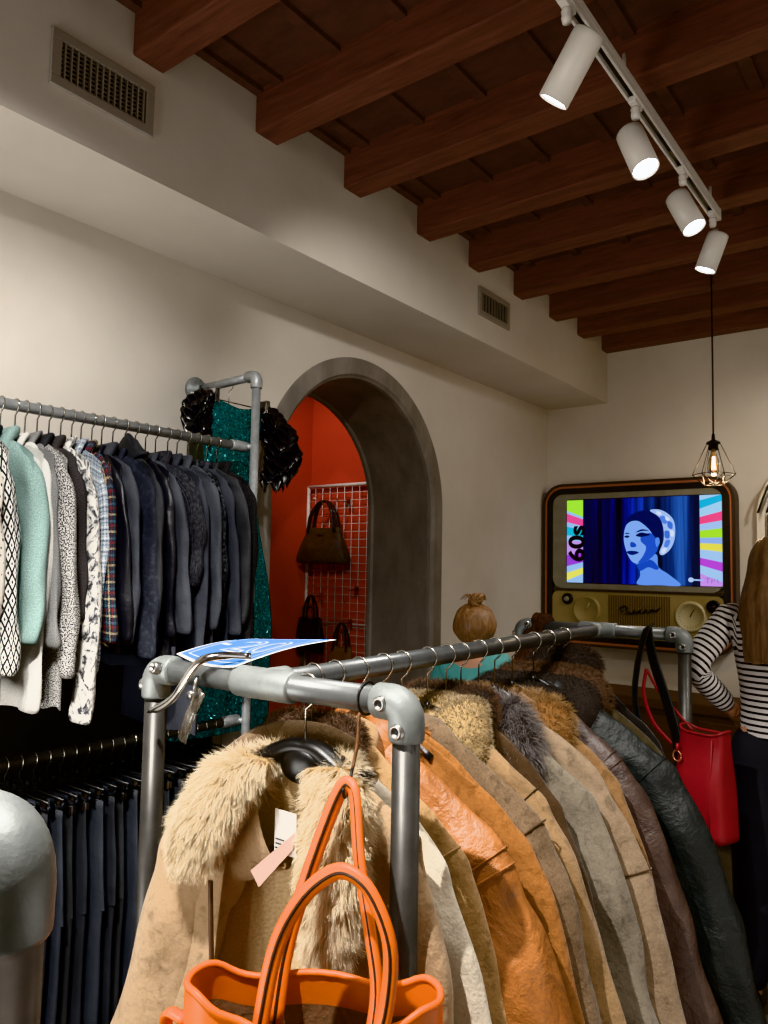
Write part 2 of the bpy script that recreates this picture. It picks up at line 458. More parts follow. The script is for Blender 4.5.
# ------------------------------------------------------------------ pendant
PX, PY = -1.058, 4.3
t = empty('pendant_lamp', (PX, PY, H(.55)), 0, 'black wire cage pendant lamp with a glowing filament bulb before the television', 'pendant lamp')
MB().tube([(0, 0, ZB - H(.55) + .12), (.001, 0, .6), (0, 0, .19)], .0045, 6).build('cord', M['blackwire'], t)
MB().lathe([(.0, .21), (.008, .205), (.01, .175), (.035, .162), (.036, .152), (.024, .148), (.024, .118), (.0, .118)], 20).build('socket', M['blackwire'], t)
b = MB(); n = 6
for k in range(n):
    a = 2 * PI * k / n + .2; a2 = 2 * PI * (k + 1) / n + .2; am = (a + a2) / 2
    P0 = (.033 * math.cos(a), .033 * math.sin(a), .155); P1 = (.108 * math.cos(a), .108 * math.sin(a), -.015)
    Q1 = (.108 * math.cos(a2), .108 * math.sin(a2), -.015); B1 = (.055 * math.cos(am), .055 * math.sin(am), -.07); B0 = (.055 * math.cos(am - PI / 3), .055 * math.sin(am - PI / 3), -.07)
    for s in ((P0, P1), (P1, Q1), (P1, B1), (P1, B0), (B0, B1)): b.tube(s, .0022, 5)
b.build('cage', M['blackwire'], t)
g = NT('amber_glass'); g.set(Roughness=.05, IOR=1.35, Transmission_Weight=1.0); g.color('#ffd9a0')
MB().lathe([(.014, .118), (.016, .1), (.03, .055), (.034, .02), (.028, -.005), (.012, -.02), (0, -.022)], 20).build('bulb', g.m, t)
fil = plain('filament', '#ffb347', .5, emit=60)
b = MB()
for k in range(6):
    a = 2 * PI * k / 6; b.tube([(.006 * math.cos(a), .006 * math.sin(a), .085), (.013 * math.cos(a), .013 * math.sin(a), .01)], .0022, 5)
b.build('filament', fil, t)
la = bpy.data.lights.new('bulb_glow', 'POINT'); la.energy = 9; la.color = (1, .72, .42); la.shadow_soft_size = .03
lo = bpy.data.objects.new('bulb_glow', la); COL.objects.link(lo); lo.location = (PX, PY, H(.505))

# ------------------------------------------------------------------ retro television display on the back wall
TVY = 5.20
def rrect(x0, x1, z0, z1, r, n=8):
    out = []
    for cx, cz, a0 in ((x1 - r, z1 - r, 0), (x0 + r, z1 - r, PI / 2), (x0 + r, z0 + r, PI), (x1 - r, z0 + r, 1.5 * PI)):
        for k in range(n + 1): a = a0 + PI / 2 * k / n; out.append((cx + r * math.cos(a), cz + r * math.sin(a)))
    return out
M['tv_brown'] = plain('tv_brown', '#2a1f1a', .4)
M['tv_copper'] = plain('tv_copper', '#a8705a', .35, .5)
M['tv_black'] = plain('tv_black', '#121116', .3)
M['tv_bezel'] = plain('tv_bezel', '#868479', .5, c2='#7a786b')
M['tv_gold'] = plain('tv_gold', '#94855f', .5, .1, '#85764f', 6)
M['tv_slat'] = plain('tv_slat', '#4c3924', .5)
M['tv_dial'] = plain('tv_dial', '#a89f80', .4)
def emis(name, c, s=1.0):
    t = NT(name); t.color('#000000'); t.set(Roughness=.3); t.b.inputs['Emission Color'].default_value = lin(c); t.b.inputs['Emission Strength'].default_value = s
    return t.m
tv = empty('television', (0, TVY, 0), 0, 'large retro television display with a lit blue portrait screen on the back wall', 'television')
X0, X1, Z0, Z1 = -2.485, -1.150, H(-.53), H(.635)
def ringmesh(name, mat, o, i, y0, y1, ro, ri):
    """frame between two rounded rectangles, standing out from y1 (wall side) to y0"""
    A, B = rrect(*o, ro), rrect(*i, ri)
    b = MB().loft([[(x, y1, z) for x, z in A], [(x, y0 + .004, z) for x, z in A], [(x + (.004 if x < -1.8 else -.004), y0, z) for x, z in A], [(x, y0, z) for x, z in B], [(x, y1, z) for x, z in B]])
    return b.build(name, mat, tv, False)
def inset(d): return (X0 + d, X1 - d, Z0 + d, Z1 - d)
ringmesh('outer_shell', M['tv_brown'], inset(0), inset(.018), -.02, .09, .15, .135)
ringmesh('copper_strip', M['tv_copper'], inset(.018), inset(.032), -.015, .09, .135, .12)
ringmesh('black_border', M['tv_black'], inset(.032), inset(.075), -.01, .09, .12, .08)
b = MB(); p = rrect(*inset(.07), .09); b.add([(x, .03, z) for x, z in p], [list(range(len(p)))[::-1]]); b.build('back_board', M['tv_bezel'], tv, False)
SX0, SX1, SZ0, SZ1 = -2.299, -1.233, H(-.082), H(.515)
zs0 = H(-.125)
ringmesh('bezel', M['tv_bezel'], (X0 + .075, X1 - .075, zs0, Z1 - .075), (SX0 - .005, SX1 + .005, SZ0 - .005, SZ1 + .005), -.006, .03, .075, .006)
MB().box(X0 + .08, X1 - .08, -.012, .02, zs0 - .018, zs0).build('divider', M['tv_brown'], tv, False, .003)
b = MB(); p = rrect(X0 + .075, X1 - .075, Z0 + .075, zs0 - .018, .05)
b.loft([[(x, .02, z) for x, z in p], [(x, -.004, z) for x, z in p]], cap=(False, True)); b.build('control_panel', M['tv_gold'], tv, False)
# screen picture
t = NT('screen_curtain'); v = t.coord('Object', (1, 1, .02))
n1 = t.noise(v, 15, 4, .6, .3)
gx = t.node('ShaderNodeSeparateXYZ'); t.link(t.coord('Object'), gx.inputs[0])
base = t.ramp(n1, [(.40, '#010208'), (.52, '#05084a'), (.64, '#1420b4'), (.78, '#2430dc')])
base2 = t.ramp(n1, [(.36, '#030820'), (.5, '#122a70'), (.64, '#3560b4'), (.78, '#4f7ccc')])
side = t.math('MULTIPLY_ADD', gx.outputs[0], 3.2, 5.9)
side = t.math('MINIMUM', t.math('MAXIMUM', side, 0), 1)
cc = t.mix(side, base, base2); t.color('#000000'); t.set(Roughness=.3)
t.link(cc, t.b.inputs['Emission Color']); t.b.inputs['Emission Strength'].default_value = 1.0
MB().add([(SX0, 0, SZ0), (SX1, 0, SZ0), (SX1, 0, SZ1), (SX0, 0, SZ1)], [(0, 1, 2, 3)]).build('screen', t.m, tv, False)
EM = {}
def em(c, s=1.0):
    k = (c, s)
    if k not in EM: EM[k] = emis('glow_' + c.strip('#'), c, s)
    return EM[k]
def S(px, py):   # place in the screen picture (units of the picture's own grid 155 x 87)
    return (SX0 + (px - 567) / 155 * (SX1 - SX0), SZ1 - (py - 498) / 87 * (SZ1 - SZ0))
def flat(b, pts, y):
    vs = [(S(*p)[0], y, S(*p)[1]) for p in pts]; b.add(vs, [list(range(len(vs)))]); return b
def multi(name, layers, parent):
    """one mesh of several flat coloured patches"""
    b = MB(); idx = []; mats = []
    for k, (c, s, pts) in enumerate(layers):
        flat(b, pts, -.0005 - .00006 * k); m = em(c, s)
        if m not in mats: mats.append(m)
        idx.append(mats.index(m))
    o = b.build(name, None, parent, False)
    for m in mats: o.data.materials.append(m)
    o.data.polygons.foreach_set('material_index', idx)
    import bmesh
    bm = bmesh.new(); bm.from_mesh(o.data); bmesh.ops.triangulate(bm, faces=bm.faces); bm.to_mesh(o.data); bm.free()
    return o
scr = tv
def stripes(x0, x1, fan, cols, skew):
    L = []; ys_ = np.linspace(496.5, 586.5, 240); k = 0
    for i, (ya, yb, c) in enumerate(cols):
        def pt(x, y):
            d = (x - (x1 if skew < 0 else x0)) / 15.0
            return (x, min(585, max(498, y + fan(y) * (x - x0 if skew > 0 else x - x0))))
        L.append((c, 1.0, [pt(x0, ya), pt(x1, ya), pt(x1, yb), pt(x0, yb)]))
    return L
lb = '#9cc4f2'
SL = stripes(567, 585, lambda y: (y - 545) * -.011, [(480, 509, '#a6e84a'), (509, 512, lb), (512, 521, '#e8589c'), (521, 526, lb), (526, 535, '#29b6d6'), (535, 541, lb), (541, 556, '#c49ae8'), (556, 568, '#9a4fd6'), (568, 575, lb), (575, 583, '#e6e26a'), (583, 600, lb)], 1)
SL = [(c, s, [(x, y) for x, y in p]) for c, s, p in SL]
multi('left_colour_stripes', SL, scr)
SR = stripes(702, 722, lambda y: (y - 540) * .012, [(480, 503, '#a6d4f6'), (503, 511, '#22b0dc'), (511, 519, '#a6d4f6'), (519, 526, '#f0548c'), (526, 532, '#a6c8f6'), (532, 539, '#a8e23c'), (539, 544, '#92b4f0'), (544, 550, '#e4dc5a'), (550, 558, '#a6ccf6'), (558, 565, '#b84fd8'), (565, 573, '#a6ccf6'), (573, 600, '#c893ea')], 1)
multi('right_colour_stripes', SR, scr)
mid = lambda c, s, pts: (c, s, pts)
def ell(cx, cy, rx, ry, n=20, rot=0):
    return [(cx + rx * math.cos(t) * math.cos(rot) - ry * math.sin(t) * math.sin(rot), cy + rx * math.cos(t) * math.sin(rot) + ry * math.sin(t) * math.cos(rot)) for t in [2 * PI * k / n for k in range(n)]]
def smooth_poly(pts, n=6):
    out = []; N = len(pts)
    for i in range(N):
        p0, p1, p2, p3 = [np.array(pts[(i + k - 1) % N], float) for k in range(4)]
        for k in range(n):
            u = k / n; out.append(tuple(.5 * ((2 * p1) + (p2 - p0) * u + (2 * p0 - 5 * p1 + 4 * p2 - p3) * u * u + (3 * p1 - p0 - 3 * p2 + p3) * u ** 3)))
    return out
G = lambda pts: smooth_poly([(600 + x / 5.486, 500 + y / 5.486) for x, y in pts])
port = [
 ('#060a38', .9, [(585, 498), (594, 498), (594, 585), (585, 585)]),
 ('#0a1030', 1, [(696, 498), (702, 498), (702, 585), (696, 585)]),
 ('#6d9cf4', 1, G([(225, 345), (330, 300), (345, 370), (400, 410), (460, 466), (350, 468), (230, 466), (245, 420), (240, 375)])),         # neck and shoulder
 ('#2a4fc0', 1, G([(230, 350), (300, 330), (345, 372), (330, 385), (290, 372), (245, 392)])),                                                # chin shadow
 ('#88b2fa', 1, G([(165, 150), (200, 105), (270, 110), (330, 170), (340, 240), (325, 300), (270, 345), (215, 350), (185, 320), (165, 270), (155, 215)])),  # face
 ('#3358c8', 1, G([(255, 200), (300, 185), (330, 210), (345, 260), (322, 305), (270, 345), (235, 348), (262, 310), (278, 262), (250, 230)])), # shadow side
 ('#0b1250', 1, G([(165, 140), (190, 88), (250, 62), (320, 62), (360, 110), (365, 180), (350, 225), (320, 200), (290, 160), (240, 120), (195, 120)])),      # hair
 ('#a9c8ff', 1, G([(300, 62), (350, 58), (400, 85), (430, 130), (432, 210), (410, 270), (370, 305), (350, 290), (372, 230), (372, 160), (350, 100)])),      # headpiece
 ('#5a86e6', 1, G([(352, 100), (378, 95), (392, 130), (372, 135)])), ('#4a76da', 1, G([(395, 120), (420, 135), (418, 165), (396, 155)])),
 ('#4a76da', 1, G([(380, 175), (405, 180), (402, 215), (380, 210)])), ('#5a86e6', 1, G([(385, 225), (408, 228), (395, 262), (375, 258)])),
 ('#dbe8ff', 1, G([(335, 68), (358, 72), (362, 88), (340, 86)])), ('#dbe8ff', 1, G([(385, 95), (405, 110), (400, 122), (384, 112)])), ('#dbe8ff', 1, G([(408, 172), (428, 180), (424, 206), (408, 200)])), ('#dbe8ff', 1, G([(368, 268), (390, 270), (376, 296), (360, 292)])),
 ('#0a1048', 1, G([(222, 198), (250, 182), (285, 188), (300, 196), (270, 204), (245, 206)])),    # near eye
 ('#0d1658', 1, G([(220, 182), (255, 164), (295, 172), (258, 174)])),                             # brow
 ('#0a1048', 1, G([(158, 205), (172, 197), (188, 202), (176, 211)])), ('#0d1658', 1, G([(160, 188), (175, 182), (190, 188), (175, 189)])),
 ('#2a4cb8', 1, G([(195, 235), (215, 238), (226, 256), (205, 264), (192, 256)])),                # nose
 ('#101c6c', 1, G([(172, 288), (195, 282), (228, 286), (238, 294), (205, 306), (182, 300)])),    # lips
 ('#5f90f0', 1, G([(330, 215), (348, 212), (352, 240), (338, 262), (330, 245)])),                # ear
 ('#b9d4ff', 1, ell(693.5, 579.3, 2.6, 2.3)), ('#a9c6ff', 1, [(695, 578.5), (705, 578.8), (705, 580.2), (695, 580)]),
]
multi('portrait_picture', port, scr)
def text(body, size, mat, parent, name, mtx, extrude=.0004, offset=0., sx=1.):
    c = bpy.data.curves.new(name + '_c', 'FONT'); c.body = body; c.size = size; c.extrude = extrude; c.offset = offset
    c.align_x = 'CENTER'; c.align_y = 'CENTER'
    o = bpy.data.objects.new(name + '_c', c); COL.objects.link(o)
    bpy.context.view_layer.update()
    me = bpy.data.meshes.new_from_object(o.evaluated_get(bpy.context.evaluated_depsgraph_get()))
    bpy.data.objects.remove(o); bpy.data.curves.remove(c)
    me.transform(Matrix.Diagonal((sx, 1, 1, 1))); me.transform(mtx)
    me.materials.clear(); me.materials.append(mat)
    n = bpy.data.objects.new(name, me); COL.objects.link(n); n.parent = parent; return n
tx, tz = S(579, 544)
# faces the room (-y), text runs upward
mt = Matrix.Translation((tx, -.0022, tz)) @ Matrix.Rotation(PI / 2, 4, 'X') @ Matrix.Rotation(PI / 2, 4, 'Z')
text('60s', .165, em('#0b0b16', .3), scr, 'sixties_lettering', mt, offset=.006, sx=1.15)
b = MB()
for q in ([(707, 577.5), (711, 577.2)], [(709, 577.5), (708.6, 582)], [(712, 582), (712.6, 577.6), (715, 577.8), (715.2, 579.6), (712.8, 580)], [(717, 578), (718.4, 581.5)]):
    b.tube([(S(*k)[0], -.003, S(*k)[1]) for k in q], .0022, 5)
b.build('corner_mark', em('#8e7ad0', .8), scr)
# control panel fittings
def disc(name, x, z, r, mat, mat2, ring, h=.02):
    o = MB().lathe([(r, 0), (r * .98, -h * .6), (r * .9, -h), (r * .82, -h), (r * .8, -h * .8), (0, -h * .8)], 32, (x, -.004, z), 'Y').build(name, mat, tv)
    if ring == 'dial':
        b = MB()
        for k in range(24):
            a = 2 * PI * k / 24; b.box(-.001, .001, -.0008, 0, r * .62, r * .74)
            for q in range(-8, 0):
                X, Y, Z = b.v[q]; b.v[q] = (x + X * math.cos(a) + Z * math.sin(a), -.004 - h * .82 + Y, z - X * math.sin(a) + Z * math.cos(a))
        b.build('dial_marks', mat2, o, False)
        bb = MB().tube([(x, -.006 - h * .82, z), (x + r * .25, -.006 - h * .82, z + r * .5)], .004, 6); bb.build('pointer', mat2, o)
    else:
        MB().lathe([(r * .45, 0), (r * .42, -.02), (r * .2, -.024), (0, -.024)], 16, (x, -.004 - h * .8, z), 'Y').build('knob_cap', mat2, o)
    return o
disc('knob', -2.29, H(-.2), .042, M['tv_black'], M['tv_bezel'], 'knob')
disc('dial', -2.145, H(-.275), .105, M['tv_gold'], M['tv_dial'], 'dial')
disc('dial', -1.432, H(-.285), .103, M['tv_dial'], M['tv_slat'], 'dial')
disc('knob', -1.29, H(-.215), .045, M['tv_black'], M['tv_black'], 'knob')
b = MB()
for k in range(26):
    x = -1.985 + k * .0165; b.box(x, x + .008, -.009, -.003, H(-.40), H(-.16))
b.build('speaker_slats', M['tv_slat'], tv, False)
pts = [(-1.88, -.275), (-1.9, -.25), (-1.86, -.235), (-1.845, -.27), (-1.82, -.285), (-1.8, -.262), (-1.785, -.28), (-1.76, -.258), (-1.745, -.278), (-1.72, -.255), (-1.705, -.27), (-1.68, -.25), (-1.66, -.262), (-1.625, -.235)]
b = MB().tube([(p[0], -.018, H(p[1])) for p in cr(pts, 80)], .0055, 6)
b.tube([(-1.87, -.018, H(-.288)), (-1.64, -.018, H(-.258))], .004, 6)
b.build('script_emblem', M['tv_black'], tv)

# wooden console standing under the television
M['walnut'] = wood('console_wood', '#4d3524', '#36251a', (2, 10, 10), .5)
t = empty('wooden_console', (-1.55, 5.02, 0), 0, 'low brown wooden console under the television', 'console')
MB().box(-.75, .75, -.22, .22, H(-.84), H(-.78)).build('top', M['walnut'], t, False, .004)
MB().box(-.73, .73, -.20, .21, .10, H(-.84)).build('cabinet_body', M['walnut'], t, False, .004)
for k in range(3):
    d = MB().box(-.70 + .48 * k, -.26 + .48 * k, -.215, -.2, .14, H(-.88)).build('drawer', M['walnut'], t, False, .004)
    MB().sphere((-.48 + .48 * k, -.228, .45), .014).build('knob', M['tv_copper'], d)
for sx in (-.68, .68):
    for sy in (-.15, .15): MB().box(sx - .025, sx + .025, sy - .025, sy + .025, 0, .1).build('leg', M['walnut'], t, False)
# things seen in the alcove at the right
t = empty('wall_hook_rack', (-.9, YB, H(.53)), 0, 'black metal coat hook on the pale wall right of the television', 'hook')
MB().box(-.05, .06, -.012, -.001, -.012, .03).build('plate', M['blackwire'], t, False, .002)
for k in range(2): MB().tube(cr([(-.03 + .05 * k, -.01, .02), (-.05 + .05 * k, -.07, .05), (-.09 + .05 * k, -.09, -.05), (-.125 + .05 * k, -.07, -.14)], 16), .007, 8).build('hook', M['blackwire'], t)
t = empty('picture_frame', (-.83, YB, H(.18)), 0, 'narrow brown picture frame on the wall below the black coat hook', 'picture frame')
A = [(-.15, -.2), (.15, -.2), (.15, .2), (-.15, .2)]; B_ = [(-.125, -.175), (.125, -.175), (.125, .175), (-.125, .175)]
MB().loft([[(x, 0, z) for x, z in A], [(x, -.025, z) for x, z in A], [(x, -.025, z) for x, z in B_], [(x, -.005, z) for x, z in B_]]).build('frame', M['walnut'], t, False)
MB().add([(x, -.005, z) for x, z in B_], [(0, 1, 2, 3)]).build('print', plain('print_paper', '#cbbfae', .7, c2='#8d8478', scale=9), t, False)

# ------------------------------------------------------------------ pipe racks
def elbow(c, a, b, rp, parent, bosses=(), mat=None, L=.062):
    """cast corner fitting joining a pipe along a and a pipe along b at point c"""
    c, a, b = Vector(c), Vector(a), Vector(b); r = rp * 1.28
    k = rp * 1.5
    P = [c + a * L, c + a * (L - .004), c + a * k]
    for i in range(1, 8):
        t = i / 8; P.append(c + a * k * (1 - t) ** 2 + b * k * t ** 2)
    P += [c + b * k, c + b * (L - .004), c + b * L]
    R = [r * .93, r] + [r * 1.02] * (len(P) - 4) + [r, r * .93]
    o = MB().tube(P, R, 24).build('elbow_fitting', mat or M['fitting'], parent)
    for p, n in bosses: boss(o, c + Vector(p), n, r)
    return o
def boss(o, p, n, r):
    n = Vector(n).normalized(); q = n.to_track_quat('Z', 'Y').to_matrix(); p = Vector(p) + n * r * .9
    b = MB().lathe([(.014, -.006), (.0135, .004), (.011, .008), (.008, .009), (.0075, .004), (0, .004)], 18)
    b.v = [tuple(p + q @ Vector(v)) for v in b.v]; b.build('grub_screw', M['steel'], o)
    b = MB().lathe([(.0045, .0042), (.0045, .0046), (0, .0046)], 6)
    b.v = [tuple(p + q @ Vector(v)) for v in b.v]; b.build('hex_socket', M['hexdark'], o, False)
def sleeve_fit(c, a, half, rp, parent, name='tee_fitting', mat=None):
    c, a = Vector(c), Vector(a); r = rp * 1.28
    return MB().tube([c - a * half, c - a * (half - .004), c + a * (half - .004), c + a * half], [r * .93, r, r, r * .93], 24).build(name, mat or M['fitting'], parent)

M['pipe_post'] = plain('dark_grey_pipe', '#4c4b49', .4, .5, '#3f3e3c', 18, .1, 150, .001)
M['pipe_rail'] = plain('rail_grey_pipe', '#5d5f60', .35, .6, '#4e5051', 18, .1, 150, .001)
RZ = H(-.23); RA = math.radians(2.3); RX0, RY0 = -1.083, 1.045; RP = .024
rack = empty('clothes_rack', (RX0, RY0, 0), RA, 'free-standing grey pipe rack full of suede and leather coats', 'clothes rack')
W2, D2 = .328, 1.87
for sx in (-1, 1):
    for y in (0, D2):
        MB().tube([(sx * W2, y, .03), (sx * W2, y, RZ - .03)], RP, 24).build('post', M['pipe_post'], rack)
        MB().lathe([(0, 0), (.05, 0), (.05, .012), (.03, .03), (.03, .05), (.024, .05)], 24, (sx * W2, y, 0)).build('foot', M['fitting'], rack)
        bs = [((-sx * .035, 0, 0), (0, -1, .0)), ((0, 0, -.042), (0, -1, 0))] if sx > 0 else [((.04, -.01, 0), (0, -1, .3)), ((-.0, 0, -.035), (-.8, -.6, 0))]
        elbow((sx * W2, y, RZ), (-sx, 0, 0), (0, 0, -1), RP, rack, bs)
for y in (0, D2):
    MB().tube([(-W2 + .03, y, RZ), (W2 - .03, y, RZ)], RP, 24).build('cross_pipe', M['pipe_grey'], rack)
    sleeve_fit((0, y, RZ), (1, 0, 0), .075, RP, rack)
MB().tube([(0, .02, RZ), (0, D2 - .02, RZ)], RP, 24).build('hanging_rail', M['pipe_rail'], rack)
for y, s in ((0, 1), (D2, -1)):
    MB().tube([(0, y, RZ), (0, y + s * .056, RZ), (0, y + s * .06, RZ)], [RP * 1.25, RP * 1.25, RP * 1.15], 24).build('rail_socket', M['fitting'], rack)
MB().tube([(-W2, .03, .25), (-W2, D2 - .03, .25)], RP, 16).build('bottom_rail', M['pipe_grey'], rack)
MB().tube([(W2, .03, .25), (W2, D2 - .03, .25)], RP, 16).build('bottom_rail', M['pipe_grey'], rack)
def rail_at(y): return RX0 - (y - RY0) * math.tan(RA)

# second free-standing rack, only its near corner is in view
FX, FY, FZ = -.580, .302, H(-.214)
t = empty('clothes_rack', (FX, FY, 0), 0, 'rounded pipe corner of another rack close by at the lower left', 'clothes rack')
M['pipe_dark'] = plain('dark_pipe', '#5a5450', .35, .7, '#4a4542', 18, .1, 150, .001)
MB().tube([(0, 0, .03), (0, 0, FZ - .03)], RP, 28).build('post', M['pipe_dark'], t)
MB().tube([(-.03, 0, FZ), (-.62, -.05, FZ)], RP, 24).build('cross_pipe', M['pipe_grey'], t)
MB().tube([(-.65, -.05, FZ - .03), (-.65, -.05, .03)], RP, 24).build('post', M['pipe_dark'], t)
for x, y in ((0, 0), (-.65, -.05)): MB().lathe([(0, 0), (.05, 0), (.05, .012), (.03, .03), (.03, .05), (.024, .05)], 24, (x, y, 0)).build('foot', M['fitting'], t)
elbow((0, 0, FZ), (-1, -.05, 0), (0, 0, -1), RP * .98, t, L=.07)
elbow((-.65, -.05, FZ), (1, .05, 0), (0, 0, -1), RP * 1.05, t)

# wall rail on the left, two levels
LX, LZ1, LZ2, LR = -2.2, H(.455), H(-.585), .017
wr = empty('pipe_clothes_rail', (LX, 1.99, 0), 0, 'two-level galvanised pipe rail against the left wall full of dark clothes', 'clothes rail')
px_, pz_ = .035, H(.735)
MB().tube([(px_, 0, .02), (px_, 0, pz_ - .02)], LR, 18).build('post', M['pipe'], wr)
MB().tube([(px_ - .02, 0, pz_), (XW - LX + .01, -.03, pz_ - .02)], LR, 18).build('wall_arm', M['pipe'], wr)
elbow((px_, 0, pz_), (-1, -.05, 0), (0, 0, -1), LR * 1.05, wr, mat=M['pipe'], L=.05)
MB().lathe([(0, .0), (.052, .0), (.054, .008), (.048, .016), (.028, .022), (.026, .05), (.018, .05)], 24, (XW - LX + .001, -.03, pz_ - .02), 'X').build('wall_flange', M['fitting'], wr)
for z, nm in ((LZ1, 'upper_rail'), (LZ2, 'lower_rail')):
    MB().tube([(0, -2.3, z), (0, -.03, z)], LR, 18).build(nm, M['pipe' if z > 1.5 else 'pipe_post'], wr)
    MB().tube([(0, -.09, z), (0, -.086, z), (0, -.012, z), (0, -.008, z)], [.019, .022, .022, .019], 18).build('end_fitting', M['pipe'], wr)
    MB().lathe([(.012, -.0075), (.017, -.006), (.012, -.004), (0, -.02)], 16, (0, 0, z), 'Y').build('end_ring', M['pipe'], wr)
    MB().tube([(0, -.03, z), (px_, 0, z)], .012, 12).build('link_fitting', M['pipe'], wr)
MB().tube([(0, -2.3, .02), (0, -2.3, LZ1 + .02)], LR, 16).build('post', M['pipe'], wr)

# ------------------------------------------------------------------ hangers
def hook_path(rp, L=.085):
    P = [(rp * math.cos(math.radians(a)), 0, rp * math.sin(math.radians(a))) for a in range(200, -31, -15)]
    return P + [(rp * .55, 0, -rp * 1.05), (0, 0, -rp * 1.5), (0, 0, -L)]
def hanger(loc, rz, label, group, rp=.0265, half=.2, drop=.062, mat='blackplastic', thick=.009, hookm='wire', name='clothes_hanger', dz=0., plate=False):
    t = empty(name, loc, rz, label, 'hanger', group)
    P = [Vector(p) for p in hook_path(rp, .085 + dz)]
    MB().tube(P, .0024, 6).build('hook', M[hookm], t)
    n = -.08 - dz
    path = cr([(-half, 0, n - drop), (-half * .55, 0, n - drop * .45), (-.03, 0, n - .004), (0, 0, n), (.03, 0, n - .004), (half * .55, 0, n - drop * .45), (half, 0, n - drop)], 25)
    rr = [(thick * (.7 + .5 * abs(k - 12) / 12), thick * (1 + 1.3 * (abs(k - 12) / 12) ** 3)) for k in range(25)]
    MB().tube(path, rr, 8, ref=(0, 0, 1)).build('shoulder_bar', M[mat], t)
    MB().lathe([(0, -.098 - dz), (.012, -.098 - dz), (.013, -.08 - dz), (.006, -.066 - dz), (0, -.066 - dz)], 12).build('neck', M[mat], t)
    if plate: MB().sphere((0, -.012, -.112 - dz), (.046, .016, .034), 24, 14).build('centre_plate', M[mat], t)
    return t

# ------------------------------------------------------------------ garments
def garment_body(sh, zt, hem, wch, whem, thick, nw=.07, slope=.42, seed=0, fold=.008, rows=28, cols=44, dip=.03, lean=0., gap=None, inset_=0., hemwave=.01):
    loops = []; ph = seed * 1.7
    for i in range(rows):
        v = (i / (rows - 1)) ** 1.15
        w = (sh * (1 - sm(0, .28, v)) + wch * sm(0, .28, v)) * (1 - sm(.3, 1, v)) + whem * sm(.3, 1, v) - inset_
        th = thick * (.22 + .78 * sm(0, .22, v)) * (1 + .12 * math.sin(3 * v + ph)) - inset_ * .6
        lp = []
        if gap: a0, tot, m = -PI / 2, 2 * PI, cols
        for j in range(cols):
            if gap:
                u = j / (cols - 1); th_ = -PI / 2 + 2 * PI * u
            else: th_ = 2 * PI * j / cols
            c, s = math.cos(th_), math.sin(th_)
            cx = math.copysign(abs(c) ** .75, c); sy = math.copysign(abs(s) ** .7, s)
            if gap and s < 0:   # front panels stop short of the middle
                g = gap(v)[0 if c < 0 or (abs(c) < 1e-6 and j > cols / 2) else 1]; q = abs(cx); cx = math.copysign((g / w) + q * (1 - g / w), c if abs(c) > 1e-6 else (1 if j < cols / 2 else -1))
            x = cx * w; y = sy * th
            zz = zt - slope * max(0, abs(x) - nw) - .12 * max(0, abs(x) - sh * .8)
            if s < 0 and not gap: zz -= dip * math.exp(-(x / nw) ** 2)
            z = zz * (1 - v) + hem * v + hemwave * v * math.sin(4 * th_ + ph)
            f = fold * (.15 + v)
            y += f * (math.sin(x * 38 + ph + 2.5 * nz(x * 6, v * 3, seed)) + .7 * nz(x * 14, z * 5, seed + 9))
            x += f * .5 * nz(z * 7, th_, seed + 4)
            lp.append((x + lean * (z - zt), y, z))
        loops.append(lp)
    return loops
def sleeve_loops(outer, r0, r1, b0, b1, seed=0, side=1, n=34, m=20, seam=.2, wr_=.006, y0=0., ydrift=0., puff=.25, wob=0.):
    """outer: silhouette of the sleeve's outside edge (d, z)."""
    O = cr([(d, z) for d, z in outer], n); loops = []
    for i in range(n):
        t = i / (n - 1)
        a = np.array(O[max(i - 1, 0)]); b = np.array(O[min(i + 1, n - 1)]); T = (b - a) / np.linalg.norm(b - a)
        N = np.array([-T[1], T[0]])
        if N[0] < 0 and i > 2: N = -N
        if i <= 2 and N[1] < 0: N = -N
        rr = r0 + (r1 - r0) * sm(.05, 1, t); bb = (b0 + (b1 - b0) * t) * (1 - puff + puff * sm(seam - .02, seam + .10, t))
        k = 1 + .07 * math.exp(-((t - seam) / .018) ** 2) - .07 * math.exp(-((t - seam - .045) / .02) ** 2)
        c = np.array(O[i]) - N * rr; c = c + np.array([wob * math.sin(t * 5 + seed * 2.3) * t, 0])
        yw = (y0 + ydrift * t * t + wob * .7 * math.sin(t * 4 + seed * 1.3))
        lp = []
        for j in range(m):
            p = 2 * PI * j / m
            w = wr_ * (1.7 * nz(i * .28 + seed, math.cos(p) * 1.5 + seed * 3.1, math.sin(p) * 1.5) + .9 * math.sin(i * .75 + 2.2 * math.cos(p + seed) + 2 * nz(i * .2, seed, 1)) * sm(.3, .65, t) * (.6 + .8 * nz(i * .25, p * .5, seed + 3)))
            A = (rr * k + w) * math.cos(p); B = (bb * k + w) * math.sin(p)
            x = c[0] + N[0] * A; z = c[1] + N[1] * A
            lp.append((side * x, yw + B, z))
        loops.append(lp)
    return loops
def collar_loops(w, zt, r, tz, yb, yf, drop=.12, fx=.08, n=26, m=14, seed=0, lump=.0):
    """folded collar round the hanger neck: front-left point, up round the back, down to front-right"""
    P = cr([(-fx, yf, zt - drop), (-w * 1.15, yf * .8, zt - drop * .35), (-w, 0, zt + .012), (-w * .55, yb, zt + .018), (0, yb * 1.15, zt + .02), (w * .55, yb, zt + .018), (w, 0, zt + .012), (w * 1.15, yf * .8, zt - drop * .35), (fx, yf, zt - drop)], n)
    return P, [(r * (.55 + .45 * math.sin(PI * i / (n - 1)) ** .5) * (1 + lump * nz(i * .5, seed, 0)), tz * (1 + lump * nz(i * .6, seed, 5))) for i in range(n)]
